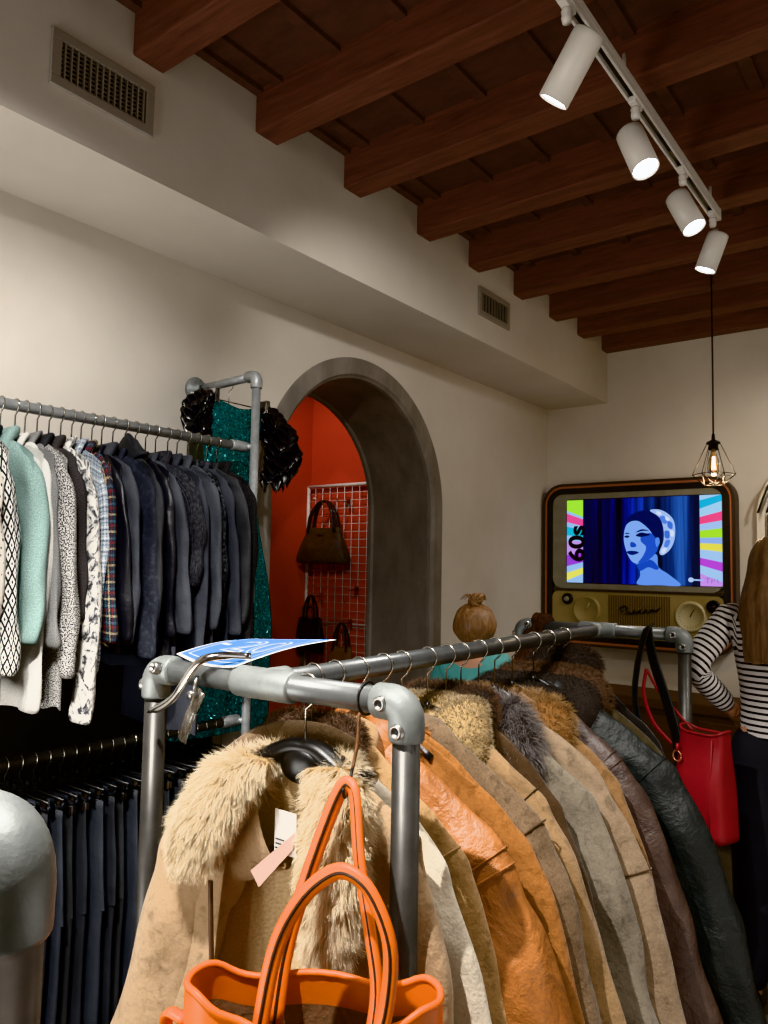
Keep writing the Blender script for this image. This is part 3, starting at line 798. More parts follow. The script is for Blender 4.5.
def fur_on(src, count, length, width, mat, parent, name='fur', droop=.5, rnd=.45, comb=(0, 0, 0), seed=0, curl=.3):
    """thousands of short tapering hairs rooted on a surface, as one mesh"""
    r = np.random.default_rng(seed)
    V = np.array(src.v); F = [f for f in src.f]
    T = np.array([t for f in F for t in ([f[0], f[1], f[2]], [f[0], f[2], f[3]])[:len(f) - 2]])
    A, B, C = V[T[:, 0]], V[T[:, 1]], V[T[:, 2]]; cn = np.cross(B - A, C - A); ar = np.linalg.norm(cn, axis=1)
    ok = ar > 1e-12; A, B, C, cn, ar = A[ok], B[ok], C[ok], cn[ok], ar[ok]
    ctr = V.mean(0)
    if ((A - ctr) * cn).sum() < 0: cn = -cn
    k = r.choice(len(ar), count, p=ar / ar.sum()); u = r.random((count, 2)); su = np.sqrt(u[:, :1])
    p = A[k] * (1 - su) + B[k] * su * (1 - u[:, 1:]) + C[k] * su * u[:, 1:]; n = cn[k] / ar[k][:, None]
    # clumping: neighbouring hairs share a direction
    cell = np.floor(p / (length * .55)).astype(int); hsh = (cell[:, 0] * 73856093 ^ cell[:, 1] * 19349663 ^ cell[:, 2] * 83492791) % 4096
    tab = r.normal(0, 1, (4096, 3)); clump = tab[hsh]
    d = n + np.array(comb) + clump * rnd * .8 + r.normal(0, rnd * .45, (count, 3)); d /= np.linalg.norm(d, axis=1)[:, None]
    Ls = length * (.6 + .6 * r.random((count, 1))); g = np.array([0, 0, -1.])
    pts = [p]; cur = d.copy()
    for s in range(3):
        cur = cur + g * droop * .45 + r.normal(0, curl * .25, (count, 3)); cur /= np.linalg.norm(cur, axis=1)[:, None]
        pts.append(pts[-1] + cur * Ls / 3)
    side = np.cross(d, r.normal(0, 1, (count, 3))); side /= np.linalg.norm(side, axis=1)[:, None]
    ws = [1., .85, .55, .08]; vs = []; at = []; tone = r.random((count, 1))
    for s in range(4):
        h = side * width * ws[s] / 2
        vs += [pts[s] - h, pts[s] + h]
        at += [np.concatenate([np.full((count, 1), s / 3), tone, np.zeros((count, 1))], 1)] * 2
    VV = np.stack(vs, 1).reshape(-1, 3); AT = np.stack(at, 1).reshape(-1, 3)
    base = np.arange(count)[:, None] * 8
    Q = np.concatenate([base + np.array([[2 * s, 2 * s + 1, 2 * s + 3, 2 * s + 2]]) for s in range(3)], 0)
    me = bpy.data.meshes.new(name); me.vertices.add(len(VV)); me.vertices.foreach_set('co', VV.ravel())
    me.loops.add(Q.size); me.loops.foreach_set('vertex_index', Q.ravel().astype(np.int32)); me.polygons.add(len(Q))
    me.polygons.foreach_set('loop_start', np.arange(0, Q.size, 4, dtype=np.int32)); me.polygons.foreach_set('loop_total', np.full(len(Q), 4, dtype=np.int32))
    me.update(calc_edges=True); me.polygons.foreach_set('use_smooth', [True] * len(Q))
    a = me.attributes.new('fur', 'FLOAT_VECTOR', 'POINT'); a.data.foreach_set('vector', AT.ravel())
    me.materials.append(mat); o = bpy.data.objects.new(name, me); COL.objects.link(o); o.parent = parent; return o

# ------------------------------------------------------------------ coats on the rack
M['suede_tan'] = suede('suede_tan', '#ad9376', '#92795c')
M['suede_cream'] = suede('suede_cream', '#cfc5b4', '#b5a996')
M['suede_ochre'] = suede('suede_ochre', '#ab8b65', '#876b4c')
M['leather_orange'] = leather('leather_orange', '#a86e40', '#7f4f2a')
M['suede_rust'] = suede('suede_rust', '#98673c', '#744c2a', 14)
M['suede_taupe'] = suede('suede_taupe', '#77634f', '#4c3e31', 12)
M['suede_camel'] = suede('suede_camel', '#947859', '#6f5a43')
M['suede_grey'] = suede('suede_grey', '#7d7467', '#5f584e', 12)
M['suede_beige'] = suede('suede_beige', '#8a7763', '#675849', 8)
M['suede_ginger'] = suede('suede_ginger', '#836547', '#644b34')
M['leather_brown'] = leather('leather_brown', '#4a3c37', '#322725', .5)
M['suede_brown'] = suede('suede_brown', '#4a3a2c', '#33271d')
M['waxed_black'] = leather('waxed_black', '#1d2122', '#121516', .6)
M['olive'] = suede('olive_cloth', '#3f382b', '#2c271d')
M['black_cloth'] = suede('black_cloth', '#1c1a1a', '#121111')
M['shear_lining'] = fleck('shear_lining', '#d2b994', '#b79d78', 200, .3, .7)
M['fur_cream'] = furmat('fur_cream', '#c9a878', '#fbf3df', '#efdcb8')
M['fur_beige'] = furmat('fur_beige', '#756650', '#aa987c', '#928065')
M['fur_silver'] = furmat('fur_silver', '#2e2a2a', '#8d8684', '#5f5857')
M['fur_ginger'] = furmat('fur_ginger', '#5a402a', '#a5865c', '#866645')
M['fur_brown'] = furmat('fur_brown', '#2a1d16', '#6a4f3a', '#4b3728')
M['fur_dark'] = furmat('fur_dark', '#15110f', '#3f3129', '#2a211c')
M['fur_black'] = furmat('fur_black', '#0e0c0b', '#2f2926', '#1f1b19')
M['fur_rust'] = furmat('fur_rust', '#6f3d16', '#c27c3a', '#a5622a')
M['fur_rootbrown'] = plain('fur_base_brown', '#3a291d', .9); M['fur_rootcream'] = plain('fur_base_cream', '#a98f66', .9)
M['fur_rootgrey'] = plain('fur_base_grey', '#3b3635', .9); M['fur_rootginger'] = plain('fur_base_ginger', '#7d562f', .9); M['fur_rootdark'] = plain('fur_base_dark', '#1b1512', .9)

PROF = [(.085, -.125), (.15, -.158), (.235, -.215), (.32, -.275), (.392, -.355), (.452, -.48), (.498, -.63), (.53, -.77), (.565, -.90), (.585, -1.0)]
def scale_prof(k, dz=0., P=PROF): return [(.085 + (d - .085) * k, z + dz * sm(.1, .4, d)) for d, z in P]
def armhole(loops, idx, mat, parent, r=.0021, twin=False):
    """raised stitched seam where the sleeve joins the shoulder"""
    for q, k in enumerate((idx, idx - 1) if twin else (idx,)):
        L = [Vector(p) for p in loops[k]]; c = sum(L, Vector()) / len(L)
        MB().tube([c + (p - c) * 1.012 for p in L + [L[0]]], r, 6, cap=False).build('seam', mat, parent)
def coat(y, name, label, cat, mat, short, k=1., dz=0., hem=-.98, b0=.05, b1=.045, cmat=None, fmat=None, cr_=.045, ct=.022, n=3500, fl=.022, seed=1, rz=0., wr_=.007, seam=.42, cz=0., thick=.035, stitch=None, twin=False, ydrift=0., puff=.25, fw=.0014, rnd=.3, droop=.6, cw=.075, cdrop=None, wob=.012):
    g = 'coats on the free-standing rack'
    t = empty(name, (rail_at(y), y, RZ), RA + rz, label, cat, g)
    body = MB().loft(garment_body(.26 * k, -.125, hem, .32 * k, .40 * k, thick, seed=seed, slope=.60, fold=.007, rows=30, cols=52, hemwave=.012), True, (False, False), flip=True)
    body.build('coat_body', mat, t, sub=1, solid=.004)
    P = scale_prof(k, dz)
    for s in (1, -1):
        L = sleeve_loops(P, .105, .078, b0, b1, seed + (0 if s > 0 else 5), s, seam=seam, wr_=wr_, ydrift=ydrift, puff=puff, wob=wob)
        sl = MB().loft(L, True, (False, True), flip=s < 0).build('sleeve', mat, t, sub=1)
        if stitch: armhole(L, int(seam * 33), stitch, sl, twin=twin)
    pth, rr = collar_loops(cw, -.135 + cz, cr_ * .92, ct, .035, -.045, seed=seed, lump=.25 if fmat else .08, drop=cdrop or (.15 if fmat else .12))
    cb = MB().tube(pth, rr, 14, ref=(0, 0, 1)); co_ = cb.build('collar', cmat or mat, t, sub=1)
    if fmat: fur_on(cb, n, fl, fw, fmat, co_, 'collar_fur', seed=seed, droop=droop, rnd=rnd)
    hanger((rail_at(y), y, RZ), RA + rz, 'black plastic hanger holding the ' + short, 'hangers on the free-standing rack', half=.14, drop=.07, dz=.045)
    return t
R_ = math.radians
coat(1.185, 'shearling_coat', 'pale cream coat with brown fur collar, second coat from the near end of the rack', 'coat', M['suede_cream'], 'pale cream coat', k=.84, dz=.03, b0=.036, b1=.036, cmat=M['fur_rootbrown'], fmat=M['fur_brown'], cr_=.05, ct=.03, n=9000, seed=2, cw=.09, fl=.018)
coat(1.258, 'suede_coat', 'ochre yellow suede coat squeezed between the cream coat and the orange leather jacket', 'coat', M['suede_ochre'], 'ochre suede coat', k=.83, dz=.02, b0=.030, b1=.028, seed=3, stitch=M['suede_ochre'])
coat(1.345, 'leather_jacket', 'shiny orange tan leather jacket with raised double stitched shoulder seams', 'jacket', M['leather_orange'], 'orange leather jacket', k=1.03, b0=.070, b1=.066, seed=4, wr_=.013, seam=.44, stitch=M['leather_orange'], twin=True, rz=R_(-2))
coat(1.44, 'suede_jacket', 'rust orange suede jacket with shaggy fur edges, behind the orange leather jacket', 'jacket', M['suede_rust'], 'rust suede jacket', k=.94, b0=.024, b1=.024, cmat=M['fur_rootginger'], fmat=M['fur_rust'], cr_=.045, n=9000, seed=5, fl=.016, rz=R_(2), cz=-.03)
coat(1.52, 'suede_jacket', 'taupe brown suede jacket with upright collar and shoulder yoke seam, mid rack', 'jacket', M['suede_taupe'], 'taupe suede jacket', k=1.0, b0=.050, b1=.046, cr_=.055, ct=.012, seed=6, cz=-.02, wr_=.010, stitch=M['suede_brown'], seam=.40)
coat(1.64, 'shearling_coat', 'camel coat with a woolly beige shearling collar', 'coat', M['suede_camel'], 'camel coat with shearling collar', k=.97, b0=.04, b1=.042, cmat=M['fur_rootcream'], fmat=M['fur_beige'], cr_=.085, ct=.045, n=26000, fl=.011, seed=7, cw=.105, cz=-.035, stitch=M['suede_brown'], seam=.36, droop=.3, rz=R_(-2), wr_=.010, cdrop=.17)
coat(1.735, 'fur_trimmed_coat', 'dark brown coat of which mostly the brown fur collar shows between camel and grey coats', 'coat', M['suede_brown'], 'dark brown fur-collared coat', k=.80, b0=.028, b1=.028, cmat=M['fur_rootdark'], fmat=M['fur_brown'], cr_=.055, ct=.03, n=10000, seed=8, cw=.1, cz=.0, fl=.018)
coat(1.815, 'suede_coat', 'grey suede coat with a long-haired silver fox fur collar', 'coat', M['suede_grey'], 'grey suede coat with silver fur', k=.97, b0=.036, b1=.036, cmat=M['fur_rootgrey'], fmat=M['fur_silver'], cr_=.095, ct=.05, n=26000, fl=.042, seed=9, cw=.14, cz=-.075, rz=R_(1), wr_=.010, cdrop=.2, droop=.8, rnd=.35)
coat(1.92, 'suede_coat', 'big beige suede coat with a sleeve seam, right behind the grey fox-collared coat', 'coat', M['suede_beige'], 'big beige suede coat', k=1.02, b0=.052, b1=.052, cr_=.04, ct=.012, cz=-.03, seed=10, wr_=.009, stitch=M['suede_brown'], seam=.58)
coat(2.02, 'fur_trimmed_coat', 'brown coat with a ginger fur collar draped down its shoulder', 'coat', M['suede_ginger'], 'coat with ginger fur collar', k=.95, b0=.03, b1=.03, cmat=M['fur_rootginger'], fmat=M['fur_ginger'], cr_=.085, ct=.035, n=18000, fl=.026, seed=11, cw=.16, cdrop=.18, cz=-.07)
coat(2.14, 'leather_jacket', 'dark brown smooth leather jacket with a black shearling collar', 'jacket', M['leather_brown'], 'dark brown leather jacket', k=1.04, b0=.052, b1=.052, cmat=M['fur_rootdark'], fmat=M['fur_black'], cr_=.06, ct=.036, n=12000, fl=.010, seed=12, cw=.13, cz=-.045, wr_=.009, stitch=M['leather_brown'], twin=True, seam=.38, droop=.3)
coat(2.30, 'waxed_jacket', 'black waxed jacket with a thick dark ribbed pile collar', 'jacket', M['waxed_black'], 'black waxed jacket', k=1.2, b0=.056, b1=.052, cmat=M['fur_rootdark'], fmat=M['fur_black'], cr_=.065, ct=.04, n=12000, fl=.009, seed=13, cw=.16, cz=-.04, wr_=.013, droop=.3, stitch=M['waxed_black'])
coat(2.42, 'winter_coat', 'olive brown coat with a brown fur collar, second from the far end of the rack', 'coat', M['olive'], 'olive coat', k=.98, b0=.045, b1=.045, cmat=M['fur_rootbrown'], fmat=M['fur_brown'], cr_=.06, ct=.035, n=10000, cw=.15, seed=14, cz=-.02, fl=.018)
coat(2.56, 'winter_coat', 'black coat with a high dark fur collar at the far end of the rack', 'coat', M['black_cloth'], 'black coat at the far end', k=.85, b0=.045, b1=.045, cmat=M['fur_rootdark'], fmat=M['fur_dark'], cr_=.07, ct=.045, n=12000, seed=15, cz=.03, fl=.02)

# front coat, hung from the front pipe and facing the camera, open, with wide cream fur lapels
AX, AYc = -1.0, 1.066
fc = empty('shearling_coat', (AX, AYc, RZ), R_(9), 'tan suede coat hanging open in front with wide cream fur lapels', 'coat', 'coats on the free-standing rack')
gapf = lambda v, e=0.: (.13 + .03 * sm(.0, .5, v) + e, .06 + .03 * sm(.0, .5, v) + e)
MB().loft(garment_body(.25, -.135, -1.05, .31, .44, .05, seed=21, slope=.5, fold=.005, rows=40, cols=70, gap=gapf, hemwave=.0), False, flip=True).build('coat_body', M['suede_tan'], fc, sub=1, solid=.005)
MB().loft(garment_body(.25, -.14, -1.04, .31, .44, .05, seed=21, slope=.5, fold=.005, rows=40, cols=70, gap=lambda v: gapf(v, .012), hemwave=.0, inset_=.012), False).build('pile_lining', M['shear_lining'], fc, sub=1)
PL = [(.10, -.135), (.19, -.17), (.285, -.24), (.35, -.36), (.39, -.50), (.43, -.66), (.485, -.80), (.52, -.92), (.54, -1.0)]
PR = [(.10, -.135), (.17, -.18), (.24, -.25), (.275, -.36), (.29, -.48), (.305, -.62), (.32, -.76), (.33, -.9), (.335, -1.0)]
MB().loft(sleeve_loops(PL, .11, .085, .06, .06, 23, -1, wr_=.006, seam=.36), True, (False, True), flip=True).build('sleeve', M['suede_tan'], fc, sub=1)
MB().loft(sleeve_loops(PR, .10, .08, .045, .05, 24, 1, wr_=.006, seam=.36), True, (False, True)).build('sleeve', M['suede_tan'], fc, sub=1)
def flap(outline_a, outline_b, yoff, puff, n=24, m=9):
    """pillow-thick lapel between two edge curves given as (x, z)"""
    A = cr(outline_a, n); B = cr(outline_b, n); loops = []
    for i in range(n):
        e = math.sin(PI * (i + .6) / (n + .2)) ** .6; lp = []
        for j in range(m):
            s = j / (m - 1); p = A[i] * (1 - s) + B[i] * s; h = puff * e * math.sin(PI * s) ** .6
            lp.append((p[0], yoff(p[0], p[1]) - .006 - h, p[1]))
        for j in range(m - 2, 0, -1):
            s = j / (m - 1); p = A[i] * (1 - s) + B[i] * s; lp.append((p[0], yoff(p[0], p[1]) + .004, p[1]))
        loops.append(lp)
    return MB().loft(loops, True, (True, True))
yo = lambda x, z: -.045 - .03 * sm(-.1, -.3, z)
lap = flap([(-.035, -.13), (-.06, -.165), (-.085, -.21), (-.115, -.27), (-.15, -.335)], [(-.10, -.125), (-.16, -.15), (-.20, -.20), (-.235, -.275), (-.225, -.35)], yo, .035)
lo_ = lap.build('fur_lapel', M['fur_rootcream'], fc, sub=1)
fur_on(lap, 30000, .030, .0010, M['fur_cream'], lo_, 'lapel_fur', droop=.6, rnd=.34, comb=(-.15, -.1, -.3), seed=31)
lap = flap([(.05, -.13), (.06, -.165), (.065, -.22), (.07, -.31), (.075, -.40), (.085, -.455)], [(.12, -.12), (.165, -.155), (.18, -.22), (.175, -.31), (.165, -.39), (.135, -.46)], yo, .035)
lo_ = lap.build('fur_lapel', M['fur_rootcream'], fc, sub=1)
fur_on(lap, 32000, .030, .0010, M['fur_cream'], lo_, 'lapel_fur', droop=.6, rnd=.34, comb=(.1, -.1, -.3), seed=32)
pth, rr = collar_loops(.095, -.165, .034, .026, .04, -.03, seed=3, lump=.2, drop=.04)
cb = MB().tube(pth, rr, 14, ref=(0, 0, 1)); co_ = cb.build('collar', M['fur_rootcream'], fc, sub=1)
fur_on(cb, 14000, .026, .0010, M['fur_cream'], co_, 'collar_fur', droop=.6, rnd=.3, seed=33)
MB().tube(cr([(-.27, .03, -.27), (-.215, .035, -.205), (-.14, .04, -.145), (-.06, .042, -.118), (.02, .042, -.115), (.09, .04, -.135)], 26), [(.045, .014)] * 26, 12, ref=(0, 0, 1)).build('collar_back', M['suede_taupe'], fc, sub=1)
# dark piping along the left front edge
MB().tube(cr([(-.150, -.074, -.36), (-.142, -.078, -.44), (-.135, -.078, -.55), (-.135, -.074, -.75)], 20), .005, 6).build('edge_piping', plain('piping', '#4a3222', .5), fc)
# price tag: white card with a folded pink slip
tg = MB().add([(-.045, -.02, -.225), (.01, -.03, -.225), (.015, -.035, -.30), (-.041, -.025, -.305)], [(0, 1, 2, 3)]).build('price_tag', plain('tag_white', '#eeeae4', .6), fc, False, solid=.001)
MB().add([(.013, -.037, -.255), (.01, -.04, -.285), (-.055, -.05, -.36), (-.075, -.05, -.335)], [(0, 1, 2, 3)]).build('pink_slip', plain('tag_pink', '#e0b8a8', .6), tg, False, solid=.001)
b = MB()
for k in range(3): b.add([(-.037, -.0285 - .0 * k, -.275 - .008 * k), (-.015, -.031, -.275 - .008 * k), (-.015, -.031, -.278 - .008 * k), (-.037, -.0285, -.278 - .008 * k)], [(0, 1, 2, 3)])
b.build('print_lines', M['blackplastic'], tg, False)
hanger((AX + .005, AYc, RZ), R_(9), 'black plastic hanger on the front pipe holding the fur-lapelled coat', 'hangers on the free-standing rack', half=.13, drop=.055, thick=.022, dz=.03, plate=True)

# ------------------------------------------------------------------ garments on the left wall rail
M['g_dots'] = dots('dotted_cream_knit'); M['g_diamond'] = diamond('diamond_knit'); M['g_mint'] = fleck('mint_wool', '#6f8a86', '#98afaa', 260, .3, .7)
M['g_white'] = fleck('white_knit', '#c9c7c2', '#dddbd6', 200, .35, .65); M['g_grey'] = fleck('grey_fine', '#5f5f60', '#9a9a99', 500, .44, .56)
M['g_tweed'] = fleck('marl_tweed', '#26262a', '#c9c7c3', 240, .46, .55); M['g_dgrey'] = fleck('dark_grey_wool', '#2c2b2d', '#4f4c4c', 400, .4, .6)
M['g_floral'] = floral('floral_print'); M['g_plaid'] = plaid('blue_grey_plaid', '#a9b2ba', ['#39485c', '#e4e6e6', '#56677e'], 40)
M['g_multi'] = plaid('multi_plaid', '#1f2a33', ['#6b2328', '#3c6076', '#b3a683'], 26)
M['g_black'] = plain('black_jersey', '#2b2d31', .8, c2='#1e2023', scale=6, bump=.5, bscale=25, bdist=.01)
M['g_slick'] = plain('black_satin', '#202126', .4, c2='#15161a', scale=6, bump=.6, bscale=14, bdist=.015)
M['g_char'] = plain('charcoal_fleece', '#40434a', .9, c2='#31343a', scale=6, bump=.5, bscale=20, bdist=.012)
M['g_navy'] = plain('navy_sweat', '#34373f', .9, c2='#292b32', scale=6, bump=.5, bscale=18, bdist=.012)
M['g_rib'] = knit('ribbed_charcoal', '#4a4b50', '#2d2e32', 230, 90, .9)
M['g_velvet'] = fleck('crushed_velvet', '#141518', '#4a4d50', 90, .45, .68); M['g_fuzzy'] = fleck('fuzzy_knit', '#161617', '#333335', 160, .35, .7)
M['g_print'] = fleck('navy_with_speckled_print', '#2c2e35', '#3a3d45', 60, .5, .7)
P2 = [(.075, -.112), (.12, -.13), (.17, -.165), (.208, -.22), (.232, -.32), (.242, -.46), (.246, -.58), (.240, -.68)]
GRP = 'tops on the upper wall rail'
def top(y, name, label, cat, mat, short, k=1., ln=1., hem=-.68, b0=.02, b1=.018, collar='crew', cmat=None, seed=1, hood=False, sm_=None, rz=0., flare=0.):
    t = empty(name, (LX, y, LZ1), rz, label, cat, GRP)
    MB().loft(garment_body(.175 * k, -.112, hem, .195 * k, .205 * k, .019, seed=seed, slope=.42, fold=.005, rows=22, cols=36, hemwave=.008), True, flip=True).build('garment_body', mat, t, sub=1)
    r_ = random.Random(seed); k *= r_.uniform(.95, 1.06); rz = rz or r_.uniform(-.08, .08); t.rotation_euler.z = rz; lw = r_.uniform(-.02, .012)
    P = [(.075 + (d - .075) * k, -.112 + lw * sm(.07, .2, d) + (z + .112) * ln) for d, z in P2]
    for s in (1, -1):
        o = MB().loft(sleeve_loops(P, .065, .047 + flare, b0, b1, seed + (0 if s > 0 else 7), s, n=28, m=16, seam=.3, wr_=.007, puff=.1, wob=.014), True, (False, True), flip=s < 0).build('sleeve', mat, t, sub=1)
    if collar:
        r, th = {'crew': (.016, .01), 'shirt': (.032, .010), 'high': (.035, .018), 'lapel': (.03, .014)}[collar]
        pth, rr = collar_loops(.055, -.112, r, th, .02, -.025, n=20, seed=seed, lump=.1, drop=.08)
        MB().tube(pth, rr, 10, ref=(0, 0, 1)).build('collar', cmat or mat, t, sub=1)
    if hood:
        loops = []
        for i in range(14):
            u = i / 13; w = .085 * math.sin(PI * (.12 + .8 * u)); zc = -.13 + .10 * u
            loops.append([(w * math.cos(a) + .03, .01 + .028 * math.sin(a) * (1.1 - u * .5), zc + .012 * math.cos(2 * a) - .07 * max(0, math.cos(a)) ** 2 * u) for a in [2 * PI * j / 18 for j in range(18)]])
        MB().loft(loops, True, (True, True)).build('hood', cmat or mat, t, sub=1)
    hanger((LX, y, LZ1), rz, 'hanger on the upper wall rail holding the ' + short, 'hangers on the upper wall rail', rp=.0195, half=.11, drop=.045, thick=.005, dz=.03)
    return t
top(.905, 'knit_cardigan', 'black knit at the very left edge of the upper wall rail', 'cardigan', M['g_black'], 'leftmost black knit', seed=40)
top(.955, 'knit_sweater', 'cream sweater with small black dots at the left end of the upper rail', 'sweater', M['g_dots'], 'dotted cream sweater', k=1.04, ln=.9, hem=-.72, seed=41)
top(.992, 'long_cardigan', 'black and white diamond patterned knit cardigan on the upper rail', 'cardigan', M['g_diamond'], 'diamond patterned cardigan', k=1.03, ln=1.12, hem=-.82, cmat=M['g_black'], collar='lapel', seed=42, b0=.024, b1=.022)
top(1.035, 'wool_sweater', 'fluffy pale mint green sweater on the upper rail', 'sweater', M['g_mint'], 'mint green sweater', k=1.1, ln=.98, hem=-.62, b0=.03, b1=.026, collar='high', seed=43)
top(1.078, 'long_cardigan', 'long white knit hanging lower beside the mint sweater', 'cardigan', M['g_white'], 'long white knit', k=.98, ln=1.35, hem=-.86, seed=44)
top(1.108, 'blouse', 'fine grey patterned blouse between the white knit and the marl coat', 'blouse', M['g_grey'], 'fine grey blouse', k=1.0, ln=1.0, hem=-.7, collar='shirt', seed=45)
top(1.145, 'tweed_coat', 'black and white marled tweed coat on the upper rail', 'coat', M['g_tweed'], 'marled tweed coat', k=1.06, ln=1.18, hem=-.86, b0=.026, b1=.022, collar='lapel', cmat=M['g_black'], seed=46)
top(1.182, 'wool_jacket', 'dark grey wool jacket behind the marled tweed coat', 'jacket', M['g_dgrey'], 'dark grey wool jacket', k=.97, ln=.9, hem=-.68, collar='lapel', seed=47)
top(1.220, 'blouse', 'white blouse with black floral print and wide cuffs', 'blouse', M['g_floral'], 'floral blouse', k=1.08, ln=1.42, hem=-.76, collar='shirt', seed=48, b0=.03, flare=.012)
top(1.256, 'flannel_shirt', 'pale blue and grey checked shirt on the upper rail', 'shirt', M['g_plaid'], 'pale checked shirt', k=1.0, ln=1.16, hem=-.74, collar='shirt', seed=49)
top(1.288, 'tweed_jacket', 'multicoloured red and blue plaid tweed jacket on the upper rail', 'jacket', M['g_multi'], 'multicoloured plaid jacket', k=1.06, ln=1.03, hem=-.7, collar='lapel', seed=50, b0=.024)
top(1.325, 'satin_blouse', 'black satin blouse right after the plaid jacket', 'blouse', M['g_slick'], 'black satin blouse', k=.98, ln=1.0, hem=-.72, seed=51)
top(1.36, 'fleece_jacket', 'charcoal zip jacket with stand collar, second dark piece after the plaid jacket', 'jacket', M['g_char'], 'charcoal zip jacket', k=1.0, ln=1.05, hem=-.7, collar='high', seed=52)
top(1.40, 'sweatshirt', 'dark navy sweatshirt with a small speckled print', 'sweatshirt', M['g_print'], 'printed navy sweatshirt', k=1.04, ln=1.12, hem=-.72, b0=.024, b1=.022, seed=53)
top(1.445, 'hooded_jacket', 'black hooded jacket with its hood rising above the neighbours', 'jacket', M['g_black'], 'black hooded jacket', k=1.0, ln=1.05, hem=-.74, hood=True, seed=54, collar=None)
top(1.485, 'zip_cardigan', 'black cardigan with a pale zip edge beside the hooded jacket', 'cardigan', M['g_slick'], 'black zip cardigan', k=1.0, ln=1.0, hem=-.75, seed=55)
top(1.525, 'wool_jacket', 'plain charcoal jacket just left of the chunky ribbed cardigan', 'jacket', M['g_char'], 'plain charcoal jacket', k=.98, ln=1.0, hem=-.8, seed=56)
top(1.565, 'chunky_cardigan', 'chunky ribbed charcoal cardigan with short wide sleeves', 'cardigan', M['g_rib'], 'chunky ribbed cardigan', k=1.12, ln=.72, hem=-.62, b0=.03, b1=.03, collar='high', seed=57, flare=.012)
top(1.615, 'long_coat', 'long dark navy coat just right of the chunky ribbed cardigan', 'coat', M['g_navy'], 'long dark navy coat', k=1.08, ln=1.15, hem=-1.0, b0=.024, collar='lapel', seed=58)
top(1.655, 'wool_jacket', 'charcoal jacket between the long navy coat and the crushed velvet top', 'jacket', M['g_char'], 'charcoal jacket by the velvet top', k=1.02, ln=1.02, hem=-.76, collar='lapel', seed=59)
top(1.70, 'velvet_top', 'shiny crushed black velvet top with textured sleeves', 'top', M['g_velvet'], 'crushed velvet top', k=.98, ln=.86, hem=-.7, seed=60)
top(1.745, 'sweatshirt', 'smooth navy blue top near the right end of the upper rail', 'sweatshirt', M['g_navy'], 'smooth navy top', k=.98, ln=1.05, hem=-.72, seed=61)
top(1.79, 'wool_jacket', 'dark jacket hidden between the navy top and the fuzzy black cardigan', 'jacket', M['g_black'], 'dark jacket near the right end', k=.97, ln=1.0, hem=-.72, seed=62)
top(1.835, 'fuzzy_cardigan', 'fuzzy black knit cardigan at the right end of the upper rail', 'cardigan', M['g_fuzzy'], 'fuzzy black cardigan', k=1.02, ln=1.12, hem=-.8, b0=.028, b1=.024, collar='lapel', seed=63)

# ------------------------------------------------------------------ trousers on clip hangers along the lower rail
M['t1'] = plain('black_trouser', '#272a30', .85, c2='#1c1e22', scale=5, bump=.4, bscale=12, bdist=.015)
M['t2'] = plain('navy_trouser', '#2e323a', .85, c2='#22262d', scale=5, bump=.4, bscale=12, bdist=.015)
M['t3'] = plain('charcoal_trouser', '#2e3033', .85, c2='#212327', scale=5, bump=.4, bscale=12, bdist=.015)
M['t4'] = fleck('glitter_trouser', '#1b1d20', '#6b7276', 300, .58, .66)
M['jean'] = plain('dark_jean', '#26282f', .85, c2='#1b1d22', scale=5, bump=.4, bscale=60, bdist=.004)
def clip_hanger(y, label):
    t = empty('clip_hanger', (LX, y, LZ2), 0, label, 'hanger', 'clip hangers on the lower wall rail')
    MB().tube([Vector(p) for p in hook_path(.0195)], .002, 6).build('hook', M['wire'], t)
    MB().tube([(-.17, 0, -.085), (.17, 0, -.085)], .003, 6).build('bar', M['chrome' if int(y * 1000) % 3 == 0 else 'blackplastic'], t)
    for x in (-.13, .13):
        b = MB()
        for s in (-1, 1):
            b.add([(x - .016, s * .004, -.135), (x + .016, s * .004, -.135), (x + .012, s * .013, -.085), (x - .012, s * .013, -.085)], [(0, 1, 2, 3)])
            b.box(x - .016, x + .016, s * .006 - .004, s * .006 + .004, -.138, -.118)
        b.tube([(x - .014, 0, -.098), (x + .014, 0, -.098)], .006, 8); b.build('clip', M['chrome'], t, False)
    return t
def trousers(y, mat, label, seed, L=.88, k=1.):
    t = empty('trousers', (LX, y, LZ2), 0, label, 'trousers', 'dark trousers on the lower wall rail')
    th = .016
    def body_lp(z, w, tt, sd): return [(w * math.copysign(abs(math.cos(a)) ** .7, math.cos(a)) , tt * math.sin(a) + .006 * nz(3 * math.cos(a) + sd, z * 5, sd) * min(1, -(z + .12) * 6), z + .004 * math.cos(2 * a)) for a in [2 * PI * j / 28 for j in range(28)]]
    MB().loft([body_lp(-.125 - .3 * i / 11, (.165 + .03 * i / 11) * k, th * (.5 + .6 * min(1, i / 5)), seed) for i in range(12)], True).build('seat', mat, t, sub=1)
    MB().loft([body_lp(-.120 - .035 * i / 2, .167 * k, th * .55, seed) for i in range(3)], True, (True, False)).build('waistband', mat, t)
    for s in (-1, 1):
        lp = []
        for i in range(18):
            u = i / 17; z = -.37 - (L - .37) * u; c = s * (.10 * k) + .012 * nz(seed, u * 2, s) ; w = (.092 - .016 * u) * k
            lp.append([(c + w * math.copysign(abs(math.cos(a)) ** .8, math.cos(a)), (th * (1 + .25 * nz(seed + 3, u * 4, a))) * math.sin(a) + .010 * u * nz(seed, u * 3, s * 4 + a * .3), z) for a in [2 * PI * j / 18 for j in range(18)]])
        MB().loft(lp, True, (False, True)).build('leg', mat, t, sub=1)
    clip_hanger(y, 'clip hanger holding the ' + label)
LT = ['black trousers at the left end of the lower rail, beside the close rack corner', None]
